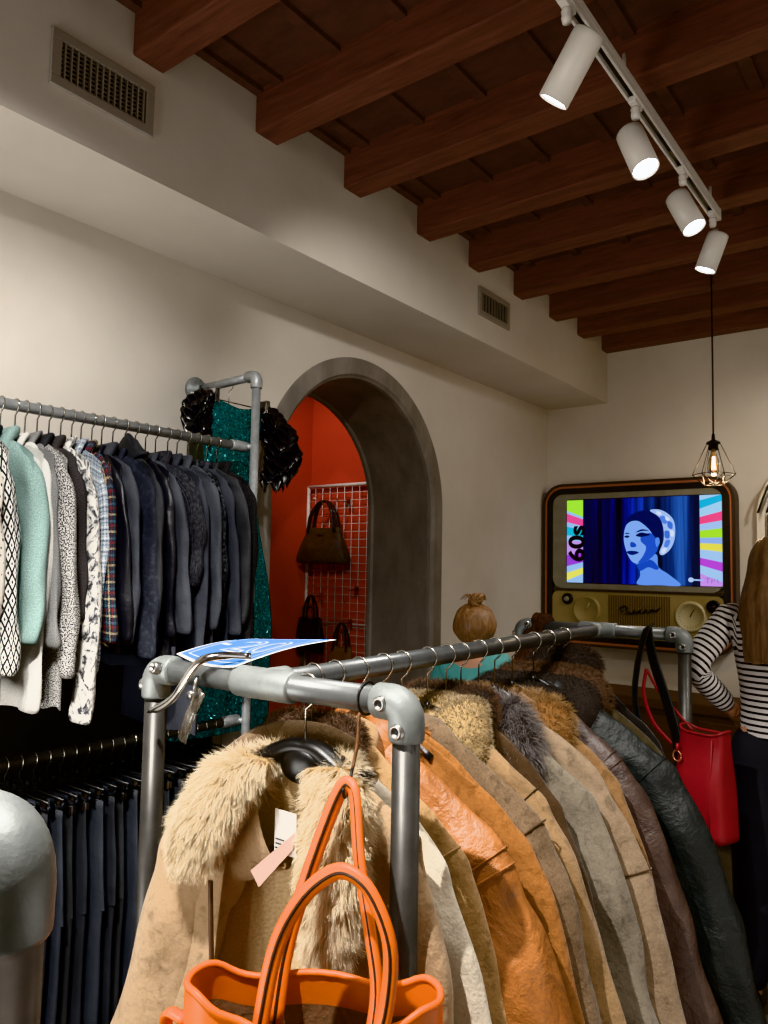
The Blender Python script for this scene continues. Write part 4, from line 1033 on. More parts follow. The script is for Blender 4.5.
seq = ['t1', 't2', 't1', 't3', 't1', 't2', 't3', 't1', 't2', 't1', 't3', 't2', 't1', 't4', 't3', 't1', 't2', 't1', 't3', 't1', 't1', 't2', 't1']
names = {'t1': 'black', 't2': 'navy', 't3': 'charcoal', 't4': 'glittery charcoal'}
ordw = ['first', 'second', 'third', 'fourth', 'fifth', 'sixth', 'seventh', 'eighth', 'ninth', 'tenth', 'eleventh', 'twelfth']
cnt = {}
for i, m in enumerate(seq):
    cnt[m] = cnt.get(m, 0) + 1
    nth = 'the one' if m == 't4' else ordw[cnt[m] - 1]
    trousers(.98 + .042 * i, M[m], ('glittery charcoal trousers near the middle of the lower rail' if m == 't4' else f'{names[m]} trousers, {nth} {names[m]} pair from left on the lower rail'), 70 + i, .90 + .06 * math.sin(i * 2.3), .95 + .08 * math.sin(i * 1.7))

# ------------------------------------------------------------------ teal sequin dress with black ruffles, on the wall arm
M['teal'] = sequin('teal_sequin', '#052e32', '#1f7d80')
M['ruffle'] = plain('black_ruffle', '#0c0b0d', .28, c2='#17161a', scale=20)
DX, DY, DZ = -2.335, 2.0, H(.725)
dr = empty('sequin_dress', (DX, DY, DZ), PI / 2, 'long teal sequin dress with black ruffled sleeves hanging from the wall arm', 'dress')
loops = []
for i in range(34):
    u = i / 33; z = -.075 - 1.30 * u
    w = .165 + .0 * u
    if u < .22: w = .165 - .035 * sm(0, .22, u)
    else: w = .13 + .12 * sm(.22, .7, u)
    th = .045 - .01 * sm(0, .2, u) + .02 * sm(.3, 1, u)
    loops.append([(.02 + w * math.cos(a), th * math.sin(a) + .006 * math.sin(a * 9 + u * 3) * sm(.2, .6, u), z - (.025 * math.exp(-(math.cos(a) / .5) ** 2) if i == 0 else 0)) for a in [2 * PI * j / 48 for j in range(48)]])
MB().loft(loops, True).build('sequin_body', M['teal'], dr, sub=1)
def ruffle(path, radii, seed):
    b = MB(); P = cr(path, len(radii))
    for k, (p, r) in enumerate(zip(P, radii)):
        lp = [[], [], [], []]
        for j in range(72):
            a = 2 * PI * j / 72; wv = math.sin(a * 5 + seed + k * 1.9) + .45 * math.sin(a * 9 + k * 2.3)
            for q, (rf, dz_) in enumerate(((.25, .02), (.6, .016), (.88, .002), (1.0, -.02))):
                rr = r * rf * (1 + .13 * wv * rf); lp[q].append((p[0] + rr * math.cos(a), p[1] + rr * .75 * math.sin(a), p[2] + dz_ + .020 * wv * rf * rf))
        b.loft(lp, True)
    return b.build('ruffle_sleeve', M['ruffle'], dr, sub=1, solid=.002)
ruffle([(-.14, -.02, -.075), (-.175, -.02, -.14), (-.17, -.03, -.23)], [.04, .048, .055, .058, .06, .06, .058, .054, .048], 1)
ruffle([(.19, -.02, -.085), (.245, -.03, -.16), (.275, -.04, -.27), (.22, -.04, -.38)], [.05, .06, .068, .076, .082, .087, .09, .09, .088, .084, .078, .068, .055], 4)
hh = empty('clip_hanger', (DX, DY, DZ), PI / 2, 'thin wire clip hanger on the wall arm holding the teal dress', 'hanger')
MB().tube([Vector(p) for p in hook_path(.0195)], .002, 6).build('hook', M['wire'], hh)
MB().tube([(-.19, 0, -.07), (.25, 0, -.07)], .0025, 6).build('bar', M['wire'], hh)
for x in (-.10, .17): MB().box(x - .012, x + .012, -.05, .008, -.095, -.04).build('clip', M['chrome'], hh, False, .003)

# ------------------------------------------------------------------ red room: wire grid with handbags
gp = empty('wire_grid_panel', (-3.30, 4.10, 0), 0, 'white wire grid panel on the red wall through the arch', 'grid panel')
gz0, gz1, gx0, gx1 = .30, H(.585), -.555, .50
b = MB()
for p, q in (((gx0, 0, gz0), (gx0, 0, gz1)), ((gx1, 0, gz0), (gx1, 0, gz1)), ((gx0, 0, gz1), (gx1, 0, gz1)), ((gx0, 0, gz0), (gx1, 0, gz0)), ((gx0, 0, H(-.40)), (gx1, 0, H(-.40)))):
    b.tube([p, q], .013 if p[2] != H(-.40) else .006, 8)
b.build('frame', M['whitemetal'], gp)
b = MB()
k = gx0 + .07
while k < gx1: b.tube([(k, 0, gz0), (k, 0, gz1)], .0028, 5); k += .07
k = gz1 - .055
while k > gz0: b.tube([(gx0, -.003, k), (gx1, -.003, k)], .0028, 5); k -= .056
b.build('wire_mesh', M['whitemetal'], gp)
for z in (H(.5), H(-1.0)):
    for x in (gx0 + .05, gx1 - .05): MB().tube([(x, 0, z), (x, .038, z)], .006, 6).build('wall_stud', M['whitemetal'], gp)
M['bag_brown'] = leather('bag_brown', '#43311f', '#2e2116', .5); M['bag_strap'] = leather('bag_strap', '#241c18', '#17110e', .4)
M['bag_black'] = leather('bag_black', '#17151a', '#0e0d10', .5); M['bag_tan'] = leather('bag_tan', '#6d4a30', '#4e3320', .55)
def handbag(loc, w, h, d, label, mat, smat, hw, hh_, rz=0, tilt=.25, name='handbag', sr=.012, badge=False, n=24):
    t = empty(name, loc, rz, label, 'handbag', 'handbags on the wire grid')
    lp = []
    for i in range(12):
        u = i / 11; ww = w / 2 * (1 - tilt + tilt * sm(0, 1, u)) * (1 - .08 * sm(.85, 1, u)); dd = d / 2 * (.35 + .65 * sm(0, .7, u)) * (1 - .2 * sm(.85, 1, u))
        lp.append([(ww * math.copysign(abs(math.cos(a)) ** .6, math.cos(a)), dd * math.copysign(abs(math.sin(a)) ** .7, math.sin(a)) + .008 * nz(u * 3, a, w * 9), -h * u + .016 * math.cos(2 * a) * (1 - u) - .012 * u * math.cos(a) ** 2) for a in [2 * PI * j / 32 for j in range(32)]])
    MB().loft(lp, True, (True, True)).build('bag_body', mat, t, sub=1)
    for s in (-1, 1):
        P = cr([(-hw, s * d * .18, -.03), (-hw * .8, s * d * .16, hh_ * .5), (-hw * .35, s * d * .05, hh_ * .93), (0, 0, hh_), (hw * .35, s * d * .05, hh_ * .93), (hw * .8, s * d * .16, hh_ * .5), (hw, s * d * .18, -.03)], n)
        MB().tube(P, [(sr, sr * .5)] * n, 8, ref=(0, 1, 0)).build('handle', smat, t)
    if badge: MB().box(-.03, .03, -d * .30, -d * .26, -.05, -.035).build('metal_badge', M['steel'], t, False, .002)
    return t
def grid_hook(x, z, label):
    t = empty('display_hook', (x, 4.095, z), 0, label, 'hook', 'chrome hooks on the wire grid')
    MB().box(-.02, .02, -.006, 0, -.035, .025).build('plate', M['chrome'], t, False, .002)
    MB().tube([(0, -.004, .0), (0, -.12, -.005), (0, -.135, .02)], .004, 8).build('arm', M['chrome'], t)
grid_hook(-3.60, H(.44), 'chrome hook holding the big brown handbag')
grid_hook(-3.70, H(-.215), 'chrome hook holding the small black handbag')
grid_hook(-3.46, H(.46), 'empty chrome hook right of the big brown handbag'); grid_hook(-3.37, H(-.16), 'empty dark hook low on the wire grid')
handbag((-3.60, 3.99, H(.27)), .49, .25, .15, 'big dark brown trapezoid handbag with black strap on the wire grid', M['bag_brown'], M['bag_strap'], .125, .19, 0, .36, sr=.02, badge=True)
handbag((-3.715, 4.0, H(-.37)), .25, .24, .10, 'small black handbag with tall handle lower on the wire grid', M['bag_black'], M['bag_black'], .055, .16, 0, .12, sr=.011)
handbag((-3.42, 4.0, H(-.55)), .22, .28, .10, 'brown shoulder bag with long straps at the foot of the wire grid', M['bag_tan'], M['bag_strap'], .06, .16, 0, .15, sr=.012)
grid_hook(-3.42, H(-.39), 'chrome hook holding the brown shoulder bag')
def strap_on_wall(loc, label, mat, L):
    t = empty('leather_belt', loc, 0, label, 'belt', 'leather belts hanging on the red wall')
    MB().tube(cr([(0, -.03, -L), (.005, -.02, -L * .5), (0, -.012, -.02), (.012, -.012, 0), (.03, -.014, -.03), (.034, -.03, -L * .55), (.03, -.04, -L * .9)], 30), [(.016, .003)] * 30, 8, ref=(0, 1, 0)).build('strap', mat, t)
    MB().tube([(x, -.032, z - L) for x, z in ((-.02, .02), (.02, .02), (.02, -.03), (-.02, -.03), (-.02, .02))], .003, 6).build('buckle', M['steel'], t)
for k, (x, m, c, L) in enumerate(((-3.845, 'bag_tan', 'tan brown leather belt hanging just left of the white grid frame', .45), )):
    strap_on_wall((x, 4.075, H(-.30)), c, M[m], L)
t = empty('wall_peg', (-3.83, 4.137, H(-.30)), 0, 'dark peg on the red wall from which the tan belt hangs', 'peg')
MB().tube([(0, 0, 0), (0, -.075, 0)], .006, 8).build('pin', M['blackwire'], t); MB().sphere((0, -.078, 0), .01).build('knob', M['blackwire'], t)

# ------------------------------------------------------------------ sale sign lying on the front pipe
M['sign_white'] = plain('sign_white', '#f2f4f6', .45, spec=.3); M['sign_blue'] = plain('sign_blue', '#3f8ad8', .5, spec=.3)
CC = [Vector(p) for p in ((-1.342, 1.030, H(-.192)), (-1.150, 1.022, H(-.201)), (-1.364, 1.266, H(-.178)), (-1.142, 1.318, H(-.166)))]
def card(u, v, h=0.):
    p = CC[0] * (1 - u) * (1 - v) + CC[1] * u * (1 - v) + CC[2] * (1 - u) * v + CC[3] * u * v
    return p + Vector((0, 0, h - .010 * math.sin(PI * u) * (1 - v) + .008 * math.sin(PI * v)))
sg = empty('sale_sign', (0, 0, 0), 0, 'blue and white sale card reading minus 20, lying on the front pipe', 'sign')
def patch(name, u0, u1, v0, v1, h, mat, n=16, solid=0):
    b = MB(); vs = [card(u0 + (u1 - u0) * i / n, v0 + (v1 - v0) * j / n, h) for j in range(n + 1) for i in range(n + 1)]
    b.add(vs, [(j * (n + 1) + i, j * (n + 1) + i + 1, (j + 1) * (n + 1) + i + 1, (j + 1) * (n + 1) + i) for j in range(n) for i in range(n)])
    return b.build(name, mat, sg, True, solid=solid)
patch('card', 0, 1, 0, 1, 0, M['sign_white'], solid=.0015)
patch('blue_panel', .035, .965, .03, .97, .0009, M['sign_blue'])
for a in ((.09, .91, .075, .09), (.09, .91, .91, .925), (.09, .105, .075, .925), (.895, .91, .075, .925)): patch('border_line', *a, .0016, M['sign_white'], 8)
def card_text(body, size, u, v, sx=1., off=0., name='lettering', mat=None, h=.0018):
    o = text(body, size, mat or M['sign_white'], sg, name, Matrix.Identity(4), extrude=0, sx=sx, offset=off)
    for q in o.data.vertices:
        p = q.co.copy(); q.co = card(u + p.x, v + p.y, h)
    return o
card_text('20', .62, .56, .50, .95, .012)
card_text('20', .62, .56, .50, .95, -.014, 'lettering_core', M['sign_blue'], .0024)
card_text('-', .5, .17, .52, .8, .004)
# chrome sign clip on the pipe
sc_ = empty('sign_clip', (0, 0, 0), 0, 'bent chrome clip holding the sale card on the pipe, clear plastic tail below', 'clip')
P = cr([(-1.155, 1.07, H(-.186)), (-1.195, 1.02, H(-.184)), (-1.225, .995, H(-.196)), (-1.255, .985, H(-.235)), (-1.285, .985, H(-.27)), (-1.325, .985, H(-.295)), (-1.37, .985, H(-.312))], 30)
MB().tube(P, [(.0045, .009 * (1 if k < 26 else (30 - k) / 4.5 + .15)) for k in range(30)], 10, ref=(0, -1, .4)).build('chrome_arm', M['chrome'], sc_)
g = NT('clear_plastic'); g.set(Roughness=.15, IOR=1.45, Transmission_Weight=.85); g.color('#b9b3a8')
MB().tube([(-1.225, 1.005, H(-.255)), (-1.255, 1.0, H(-.31)), (-1.275, 1.0, H(-.36))], [(.004, .014)] * 3, 10, ref=(0, -1, 0)).build('plastic_tail', g.m, sc_)
MB().lathe([(0, -.012), (.009, -.012), (.009, 0), (.006, .01), (0, .01)], 12, (-1.235, .993, H(-.262)), 'Y').build('screw', M['steel'], sc_)
MB().tube([(-1.235, .993, H(-.262)), (-1.235, 1.0, H(-.225))], .004, 8).build('stem', M['steel'], sc_)

# ------------------------------------------------------------------ orange tote hung from the front pipe
M['bag_orange'] = plain('bag_orange', '#e8781c', .45, c2='#dc6a12', scale=7, bump=.2, bscale=60, bdist=.003); M['bag_edge'] = plain('bag_edge', '#33190a', .6)
M['bag_lining'] = suede('bag_lining', '#8b6a50', '#6f533e')
ob = empty('tote_bag', (-.785, .872, H(-.638)), R_(32), 'bright orange leather tote hanging open from the front pipe', 'bag')
def rim(u_, a, inset=0.):
    L_, D_ = .192 - inset + .01 * u_, .072 - inset * .8 + .03 * u_
    c, s = math.cos(a), math.sin(a)
    pin = 1 - .30 * (1 - u_) * math.exp(-((abs(c) - .42) / .22) ** 2) * (1 if s < 0 else .55)
    x = L_ * math.copysign(abs(c) ** .85, c); y = D_ * math.copysign(abs(s) ** .8, s) * pin
    z = -.30 * u_ + (1 - u_) ** 2 * (.012 * math.cos(2 * a) + (-.022 * math.exp(-(c / .45) ** 2) if s < 0 else .012 * math.exp(-(c / .4) ** 2)) + .012 * math.exp(-((abs(c) - .85) / .15) ** 2))
    return (x, y, z)
A_ = [2 * PI * j / 64 for j in range(64)]
MB().loft([[rim(i / 13, a) for a in A_] for i in range(14)], True, (False, True), flip=True).build('bag_body', M['bag_orange'], ob, sub=1)
inn = MB().loft([[rim(.012 + i * .05, a, .006) for a in A_] for i in range(4)], True); inn.build('facing', M['bag_orange'], ob, sub=1)
MB().loft([[rim(.16 + i / 9 * .75, a, .0075) for a in A_] for i in range(10)], True, (False, True)).build('lining', M['bag_lining'], ob, sub=1)
MB().tube([rim(0, a, .003) for a in A_ + [0]], .0055, 8, cap=False).build('rim_binding', M['bag_orange'], ob)
Wt = Matrix.Translation((-.785, .872, H(-.638))) @ Matrix.Rotation(R_(32), 4, 'Z'); Wi = Wt.inverted()
def wl(p): return Wi @ Vector((p[0], p[1], H(p[2])))
def strap(pts, name='handle', k=1.):
    P = cr([wl([q * k for q in p]) for p in pts], 50)
    o = MB().tube(P, [(.0125, .0085)] * 50, 12, ref=(1, 0, 0)).build(name, M['bag_orange'], ob)
    MB().tube([Vector(p) + Vector((0, -.0088, .0)) for p in P], .0026, 6).build('dark_edge', M['bag_edge'], o)
strap([(-.885, .895, -.72), (-.893, .925, -.62), (-.88, .955, -.52), (-.86, .985, -.42), (-.845, 1.0, -.372), (-.832, 1.004, -.366), (-.815, .998, -.385), (-.785, .975, -.47), (-.745, .955, -.56), (-.722, .945, -.64), (-.72, .92, -.73)], k=.965)
strap([(-.825, .795, -.74), (-.83, .812, -.655), (-.825, .835, -.56), (-.80, .86, -.495), (-.755, .872, -.452), (-.72, .877, -.445), (-.685, .882, -.468), (-.655, .886, -.53), (-.66, .888, -.61), (-.675, .880, -.68), (-.68, .862, -.75)])
for sx in (-1, 1):
    MB().tube(cr([(sx * .185, -.02, -.035), (sx * .215, -.01, -.03), (sx * .222, 0, -.06), (sx * .205, .0, -.10)], 14), [(.012, .006)] * 14, 8, ref=(0, 1, 0)).build('side_tab', M['bag_orange'], ob)
    MB().tube([(sx * .215 + .02 * math.cos(a), 0, -.12 + .022 * math.sin(a)) for a in [2 * PI * k / 14 for k in range(15)]], .0035, 6).build('side_ring', M['steel'], ob)
hk = empty('s_hook', (-.84, 1.057, RZ), 0, 'dark ring with a thin tan cord on the front pipe, holding the orange tote', 'hook')
MB().tube([(0, .0265 * math.cos(a) - .0, .0285 * math.sin(a)) for a in [2 * PI * k / 24 for k in range(25)]], .0026, 6).build('ring', M['blackwire'], hk)
MB().tube(cr([(0, -.022, -.022), (.004, -.03, -.07), (.006, -.045, -.115)], 12), .0032, 6).build('cord', M['bag_tan'], hk)
MB().tube(cr([(.006, -.045, -.112), (.014, -.06, -.128), (.026, -.082, -.142), (.036, -.10, -.140), (.04, -.108, -.125)], 14), .003, 6).build('lower_hook', M['blackwire'], hk)

# ------------------------------------------------------------------ red bag and scarf on the far cross pipe
M['bag_red'] = plain('bag_red', '#78131a', .55, c2='#640f15', scale=7, bump=.25, bscale=14, bdist=.008)
M['webbing'] = plain('black_webbing', '#0f0f11', .6)
rb = empty('tote_bag', (-.735, 2.82, H(-.545)), R_(-18), 'red leather bag hanging by a wide black strap from the far pipe', 'bag')
lp = []
for i in range(14):
    u = i / 13; w = .082 + .020 * u; d = .04 + .03 * sm(0, .6, u)
    lp.append([(w * math.copysign(abs(math.cos(a)) ** .45, math.cos(a)), d * math.copysign(abs(math.sin(a)) ** .5, math.sin(a)) + .005 * nz(u * 4, a * 2, 3), -.37 * u + .008 * math.cos(2 * a) * (1 - u)) for a in [2 * PI * j / 40 for j in range(40)]])
MB().loft(lp, True, (False, True), flip=True).build('bag_body', M['bag_red'], rb, sub=1)
MB().loft([[(x * .94, y * .9, z - .001) for x, y, z in lp[0]], [(x * .9, y * .8, z - .15) for x, y, z in lp[5]]], True, (False, True)).build('lining', M['bag_edge'], rb)
MB().tube([lp[0][j % 40] for j in range(41)], .005, 8, cap=False).build('rim_binding', M['bag_red'], rb)
MB().tube([(.055, -.046 - .03 * u, -.02 - .34 * u) for u in (0, .3, .6, 1)], .004, 6).build('corner_seam', M['bag_red'], rb)
MB().tube([(-.062, -.066, -.05 + 0), (-.062, -.07, -.075)], .006, 8).build('handle_tab', M['bag_red'], rb)
MB().tube([(-.062 + .016 * math.cos(a), -.07, -.092 + .018 * math.sin(a)) for a in [2 * PI * k / 14 for k in range(15)]], .003, 6).build('ring', M['tv_copper'], rb)
Wt = Matrix.Translation((-.735, 2.82, H(-.545))) @ Matrix.Rotation(R_(-18), 4, 'Z'); Wi = Wt.inverted()
PXs, PYs = -.955, 2.915
def web(pts, w, name, mat, n=40): MB().tube(cr([wl(p) for p in pts], n), [(.003, w)] * n, 8, ref=(0, -1, 0)).build(name, mat, rb)
web([(PXs, PYs - .0, -.202), (PXs + .002, PYs - .028, -.222), (PXs + .03, PYs - .045, -.33), (PXs + .085, PYs - .07, -.47), (PXs + .125, PYs - .09, -.60), (PXs + .14, PYs - .10, -.74)], .026, 'shoulder_strap', M['webbing'])
web([(PXs, PYs, -.201), (PXs - .004, PYs - .03, -.222), (PXs - .03, PYs - .05, -.35), (PXs - .035, PYs - .055, -.50), (PXs + .03, PYs - .07, -.66), (PXs + .14, PYs - .08, -.72)], .024, 'shoulder_strap', M['webbing'])
web([(PXs + .0, PYs - .04, -.36), (PXs - .006, PYs - .05, -.45), (PXs + .03, PYs - .055, -.55), (PXs + .10, PYs - .06, -.62)], .008, 'red_handle', M['bag_red'])
web([(PXs + .0, PYs - .04, -.36), (PXs + .05, PYs - .045, -.44), (PXs + .11, PYs - .05, -.50), (PXs + .17, PYs - .06, -.56)], .006, 'red_handle', M['bag_red'])
t = empty('knit_scarf', (-1.42, 2.92, RZ), 0, 'dark brown scarf draped over the far left corner of the rack', 'scarf')
M['scarf'] = knit('scarf_brown', '#4a342b', '#2d1f1a', 120, 60, .8)
for k, (dx, dy) in enumerate(((-.0, -.012), (.03, .0))):
    P = cr([(-.10 + dx * .5, -.09, -.30 - .03 * k), (-.07 + dx, -.075, -.18), (-.02 + dx, -.05, -.05), (.005 + dx, -.03, .022), (.02 + dx, 0, .038), (.02 + dx, .035, .01), (.01 + dx, .045, -.12), (.0 + dx, .05, -.30)], 36)
    MB().tube(P, [(.009 + .003 * math.sin(i), .026 + .006 * math.sin(i * .8 + k)) for i in range(36)], 10, ref=(0, -1, 0)).build('scarf_end', M['scarf'], t, sub=1)

# ------------------------------------------------------------------ people
def skin_mesh(J, E, name, sub=2):
    """one continuous surface grown round a joint skeleton"""
    me = bpy.data.meshes.new(name + '_sk'); ks = list(J); me.from_pydata([J[k][0] for k in ks], [(ks.index(a), ks.index(b)) for a, b in E], [])
    o = bpy.data.objects.new(name + '_sk', me); COL.objects.link(o)
    md = o.modifiers.new('skin', 'SKIN'); md.use_smooth_shade = True
    for i, k in enumerate(ks):
        sv = me.skin_vertices[0].data[i]; r = J[k][1]; sv.radius = r if isinstance(r, tuple) else (r, r); sv.use_root = (i == 0)
    s = o.modifiers.new('sub', 'SUBSURF'); s.levels = sub; s.render_levels = sub
    bpy.context.view_layer.update()
    n = bpy.data.meshes.new_from_object(o.evaluated_get(bpy.context.evaluated_depsgraph_get()))
    bpy.data.objects.remove(o); n.name = name
    n.polygons.foreach_set('use_smooth', [True] * len(n.polygons)); return n
def link(me, name, mat, parent):
    me.materials.clear(); me.materials.append(mat); o = bpy.data.objects.new(name, me); COL.objects.link(o); o.parent = parent; return o
M['skin'] = plain('skin', '#d3a186', .55, c2='#c79378', scale=8)
M['stripe'] = None
def stripe_mat(name, per):
    t = NT(name); a = t.node('ShaderNodeAttribute', attribute_name='stripe')
    f = t.math('FRACT', t.math('MULTIPLY', a.outputs['Fac'], 1 / per))
    v = t.coord(); t.color(t.mix(t.math('GREATER_THAN', f, .60), '#d9d4d2', '#17161c')); t.set(Roughness=.9)
    t.bump(t.noise(v, 14, 4), .5, .02); return t.m
M['stripe'] = stripe_mat('striped_jersey', .0225)
def hairmat(name, a, b_, c):
    t = NT(name); v = t.coord('Object', (1, 1, .07)); n = t.noise(v, 95, 5, .6, .4)
    n2 = t.noise(t.coord('Object', (1, 1, .3)), 12, 3)
    t.color(t.mix(t.math('MULTIPLY', n2, .9), t.ramp(n, [(.3, a), (.55, b_), (.75, c)]), b_)); t.set(Roughness=.42)
    t.bump(n, .6, .006); return t.m
M['hair_long'] = hairmat('brown_hair', '#46352a', '#7d624c', '#ae9072'); M['hair_bun'] = hairmat('dark_blond_hair', '#4e3827', '#8a684a', '#cfa97e')
def person(loc, rz, s, label, pose, top_mat, hair, bottom_mat):
    t = empty('person', loc, rz, label, 'person')
    def V_(x, y, z): return (x * s, y * s, z * s)
    le, lw, re, rw = pose['le'], pose['lw'], pose['re'], pose['rw']
    J = {'pel': (V_(0, 0, .93), (.135 * s, .10 * s)), 'wai': (V_(0, 0, 1.08), (.112 * s, .085 * s)), 'che': (V_(0, -.01, 1.25), (.135 * s, .10 * s)), 'upc': (V_(0, -.01, 1.37), (.12 * s, .085 * s)),
         'nec': (V_(0, 0, 1.455), .048 * s), 'nk2': (V_(0, .012, 1.51), .05 * s), 'hea': (V_(0, .02, 1.58), (.078 * s, .092 * s)), 'hed': (V_(0, .015, 1.65), (.072 * s, .085 * s))}
    E = [('pel', 'wai'), ('wai', 'che'), ('che', 'upc'), ('upc', 'nec'), ('nec', 'nk2'), ('nk2', 'hea'), ('hea', 'hed')]
    for sd, el, wr_ in ((-1, le, lw), (1, re, rw)):
        n = 'L' if sd < 0 else 'R'
        J['sh' + n] = (V_(sd * .165, -.005, 1.395), .055 * s); J['el' + n] = (V_(*el), .040 * s); J['wr' + n] = (V_(*wr_), .027 * s)
        d = (Vector(wr_) - Vector(el)).normalized(); pal = Vector(wr_) + d * .055
        J['pa' + n] = (V_(*pal), (.022 * s, .030 * s))
        E += [('upc', 'sh' + n), ('sh' + n, 'el' + n), ('el' + n, 'wr' + n), ('wr' + n, 'pa' + n)]
        sdv = d.cross(Vector((0, 1, .2))).normalized()
        for f in range(4):
            o_ = sdv * (.024 - .016 * f); L_ = (.075, .085, .08, .062)[f]
            a = pal + d * .035 + o_; b_ = a + d * L_ * .5 + Vector((0, .006, 0)); c_ = b_ + d * L_ * .45 + Vector((0, .018, 0))
            for q, p, r in (('a', a, .0095), ('b', b_, .0088), ('c', c_, .0075)): J[f'f{f}{q}{n}'] = (V_(*p), r * s)
            E += [('pa' + n, f'f{f}a{n}'), (f'f{f}a{n}', f'f{f}b{n}'), (f'f{f}b{n}', f'f{f}c{n}')]
        a = Vector(wr_) + d * .03 + sdv * .03; b_ = a + d * .035 + sdv * .018
        J['ta' + n] = (V_(*a), .011 * s); J['tb' + n] = (V_(*b_), .009 * s); E += [('wr' + n, 'ta' + n), ('ta' + n, 'tb' + n)]
        J['hi' + n] = (V_(sd * .085, 0, .87), .085 * s); J['kn' + n] = (V_(sd * .095, .01, .49), .055 * s); J['an' + n] = (V_(sd * .10, -.02, .085), .036 * s); J['to' + n] = (V_(sd * .11, .12, .035), .03 * s)
        E += [('pel', 'hi' + n), ('hi' + n, 'kn' + n), ('kn' + n, 'an' + n), ('an' + n, 'to' + n)]
    link(skin_mesh(J, E, 'body'), 'body', M['skin'], t)
    # face: nose, ears, eyes and mouth on the head
    b = MB(); hc = Vector(V_(0, .02, 1.60))
    b.sphere(tuple(hc + Vector(V_(0, .095, -.01))), (.012 * s, .016 * s, .022 * s))
    for sd in (-1, 1): b.sphere(tuple(hc + Vector(V_(sd * .078, -.005, .0))), (.01 * s, .02 * s, .03 * s))
    b.build('nose_and_ears', M['skin'], t)
    for sd in (-1, 1): MB().sphere(tuple(hc + Vector(V_(sd * .03, .082, .012))), (.012 * s, .008 * s, .007 * s)).build('eye', M['trimwhite'], t)
    MB().sphere(tuple(hc + Vector(V_(0, .085, -.045))), (.022 * s, .008 * s, .006 * s)).build('mouth', M['bag_red'], t)
    # top: same skeleton, fuller
    keys = ['wai', 'che', 'upc', 'shL', 'elL', 'wrL', 'shR', 'elR', 'wrR']
    T = {'hem': (V_(0, 0, .90), (.165 * s, .13 * s))}
    for k in keys:
        p, r = J[k]; r = r if isinstance(r, tuple) else (r, r); T[k] = (p, (r[0] + .014 * s, r[1] + .014 * s))
    T['nec'] = (V_(0, 0, 1.475), .078 * s)
    TE = [('hem', 'wai'), ('wai', 'che'), ('che', 'upc'), ('upc', 'nec')] + [e for n in 'LR' for e in (('upc', 'sh' + n), ('sh' + n, 'el' + n), ('el' + n, 'wr' + n))]
    me = skin_mesh(T, TE, 'top')
    co = np.empty(len(me.vertices) * 3); me.vertices.foreach_get('co', co); co = co.reshape(-1, 3); val = np.empty(len(co)); best = np.full(len(co), 9.)
    for a, b_ in TE:
        if a == 'upc' and b_ in ('shL', 'shR'): continue
        A, B = np.array(T[a][0]), np.array(T[b_][0]); d = B - A; L2 = d @ d; u = np.clip(((co - A) @ d) / L2, 0, 1); q = A + u[:, None] * d
        ra = T[a][1]; dist = np.linalg.norm(co - q, axis=1) - (.5 * (ra[0] + ra[1]) if isinstance(ra, tuple) else ra)
        arm = a[:2] in ('sh', 'el'); tt = ((co - A) @ d) / math.sqrt(L2)
        vv = co[:, 2] if not arm else 1.385 * s + (-tt if a[:2] == 'sh' else -tt - np.linalg.norm(np.array(T['el' + a[2]][0]) - np.array(T['sh' + a[2]][0])))
        m = dist < best; best[m] = dist[m]; val[m] = vv[m]
    at = me.attributes.new('stripe', 'FLOAT', 'POINT'); at.data.foreach_set('value', val + 10.)
    link(me, 'long_sleeved_top', top_mat, t)
    # trousers
    B_ = {'pel': (V_(0, 0, .95), (.152 * s, .115 * s)), 'wst': (V_(0, 0, 1.06), (.140 * s, .105 * s))}
    BE = [('pel', 'wst')]
    for n in 'LR':
        for k, r in (('hi', .102), ('kn', .074), ('an', .058)): B_[k + n] = (J[k + n][0], r * s)
        BE += [('pel', 'hi' + n), ('hi' + n, 'kn' + n), ('kn' + n, 'an' + n)]
    link(skin_mesh(B_, BE, 'jeans'), 'jeans', bottom_mat, t)
    for sd in (-1, 1):
        lp = []
        for i in range(8):
            u = i / 7; y = -.075 + .26 * u; w = .034 + .014 * math.sin(PI * u); h = .09 * (1 - sm(0, .6, u)) + .045
            lp.append([((sd * .105 + w * math.cos(a)) * s, y * s, (h / 2 + h / 2 * math.sin(a)) * s) for a in [2 * PI * j / 16 for j in range(16)]])
        MB().loft(lp, True, (True, True)).build('shoe', M['webbing'], t, sub=1)
    hair(t, s); return t
def long_hair(t, s):
    lp = []; n = 72
    for i in range(44):
        u = i / 43; z = 1.715 - .46 * u
        if u < .25: k = math.sqrt(max(0, 1 - (1 - u / .25) ** 2)); w, d = .098 * k, .115 * k; yc = .005
        else: q = (u - .25) / .75; w = .098 + .026 * sm(0, .8, q) - .012 * sm(.85, 1, q); d = .115 - .055 * sm(0, .7, q); yc = .005 - .075 * sm(0, .55, q)
        row = []
        for j in range(n):
            a = 2 * PI * j / n
            rg = 1 + .05 * nz(math.cos(a) * 5, math.sin(a) * 5, u * 1.6) + .035 * nz(math.cos(a) * 17, math.sin(a) * 17, u * 2.2 + 4)
            ca, sa = math.cos(a), math.sin(a)
            y = yc + d * sa * rg
            if sa > .35 and u > .2: y = min(y, yc + d * .35)       # leaves the face free
            row.append(((w * ca * rg + .006 * math.sin(u * 9)) * s, y * s, (z - (.03 * nz(ca * 6, sa * 6, 7) if u > .93 else 0)) * s))
        lp.append(row)
    hb = MB().loft(lp, True, (True, True)); o = hb.build('long_hair', M['hair_long'], t, sub=1)
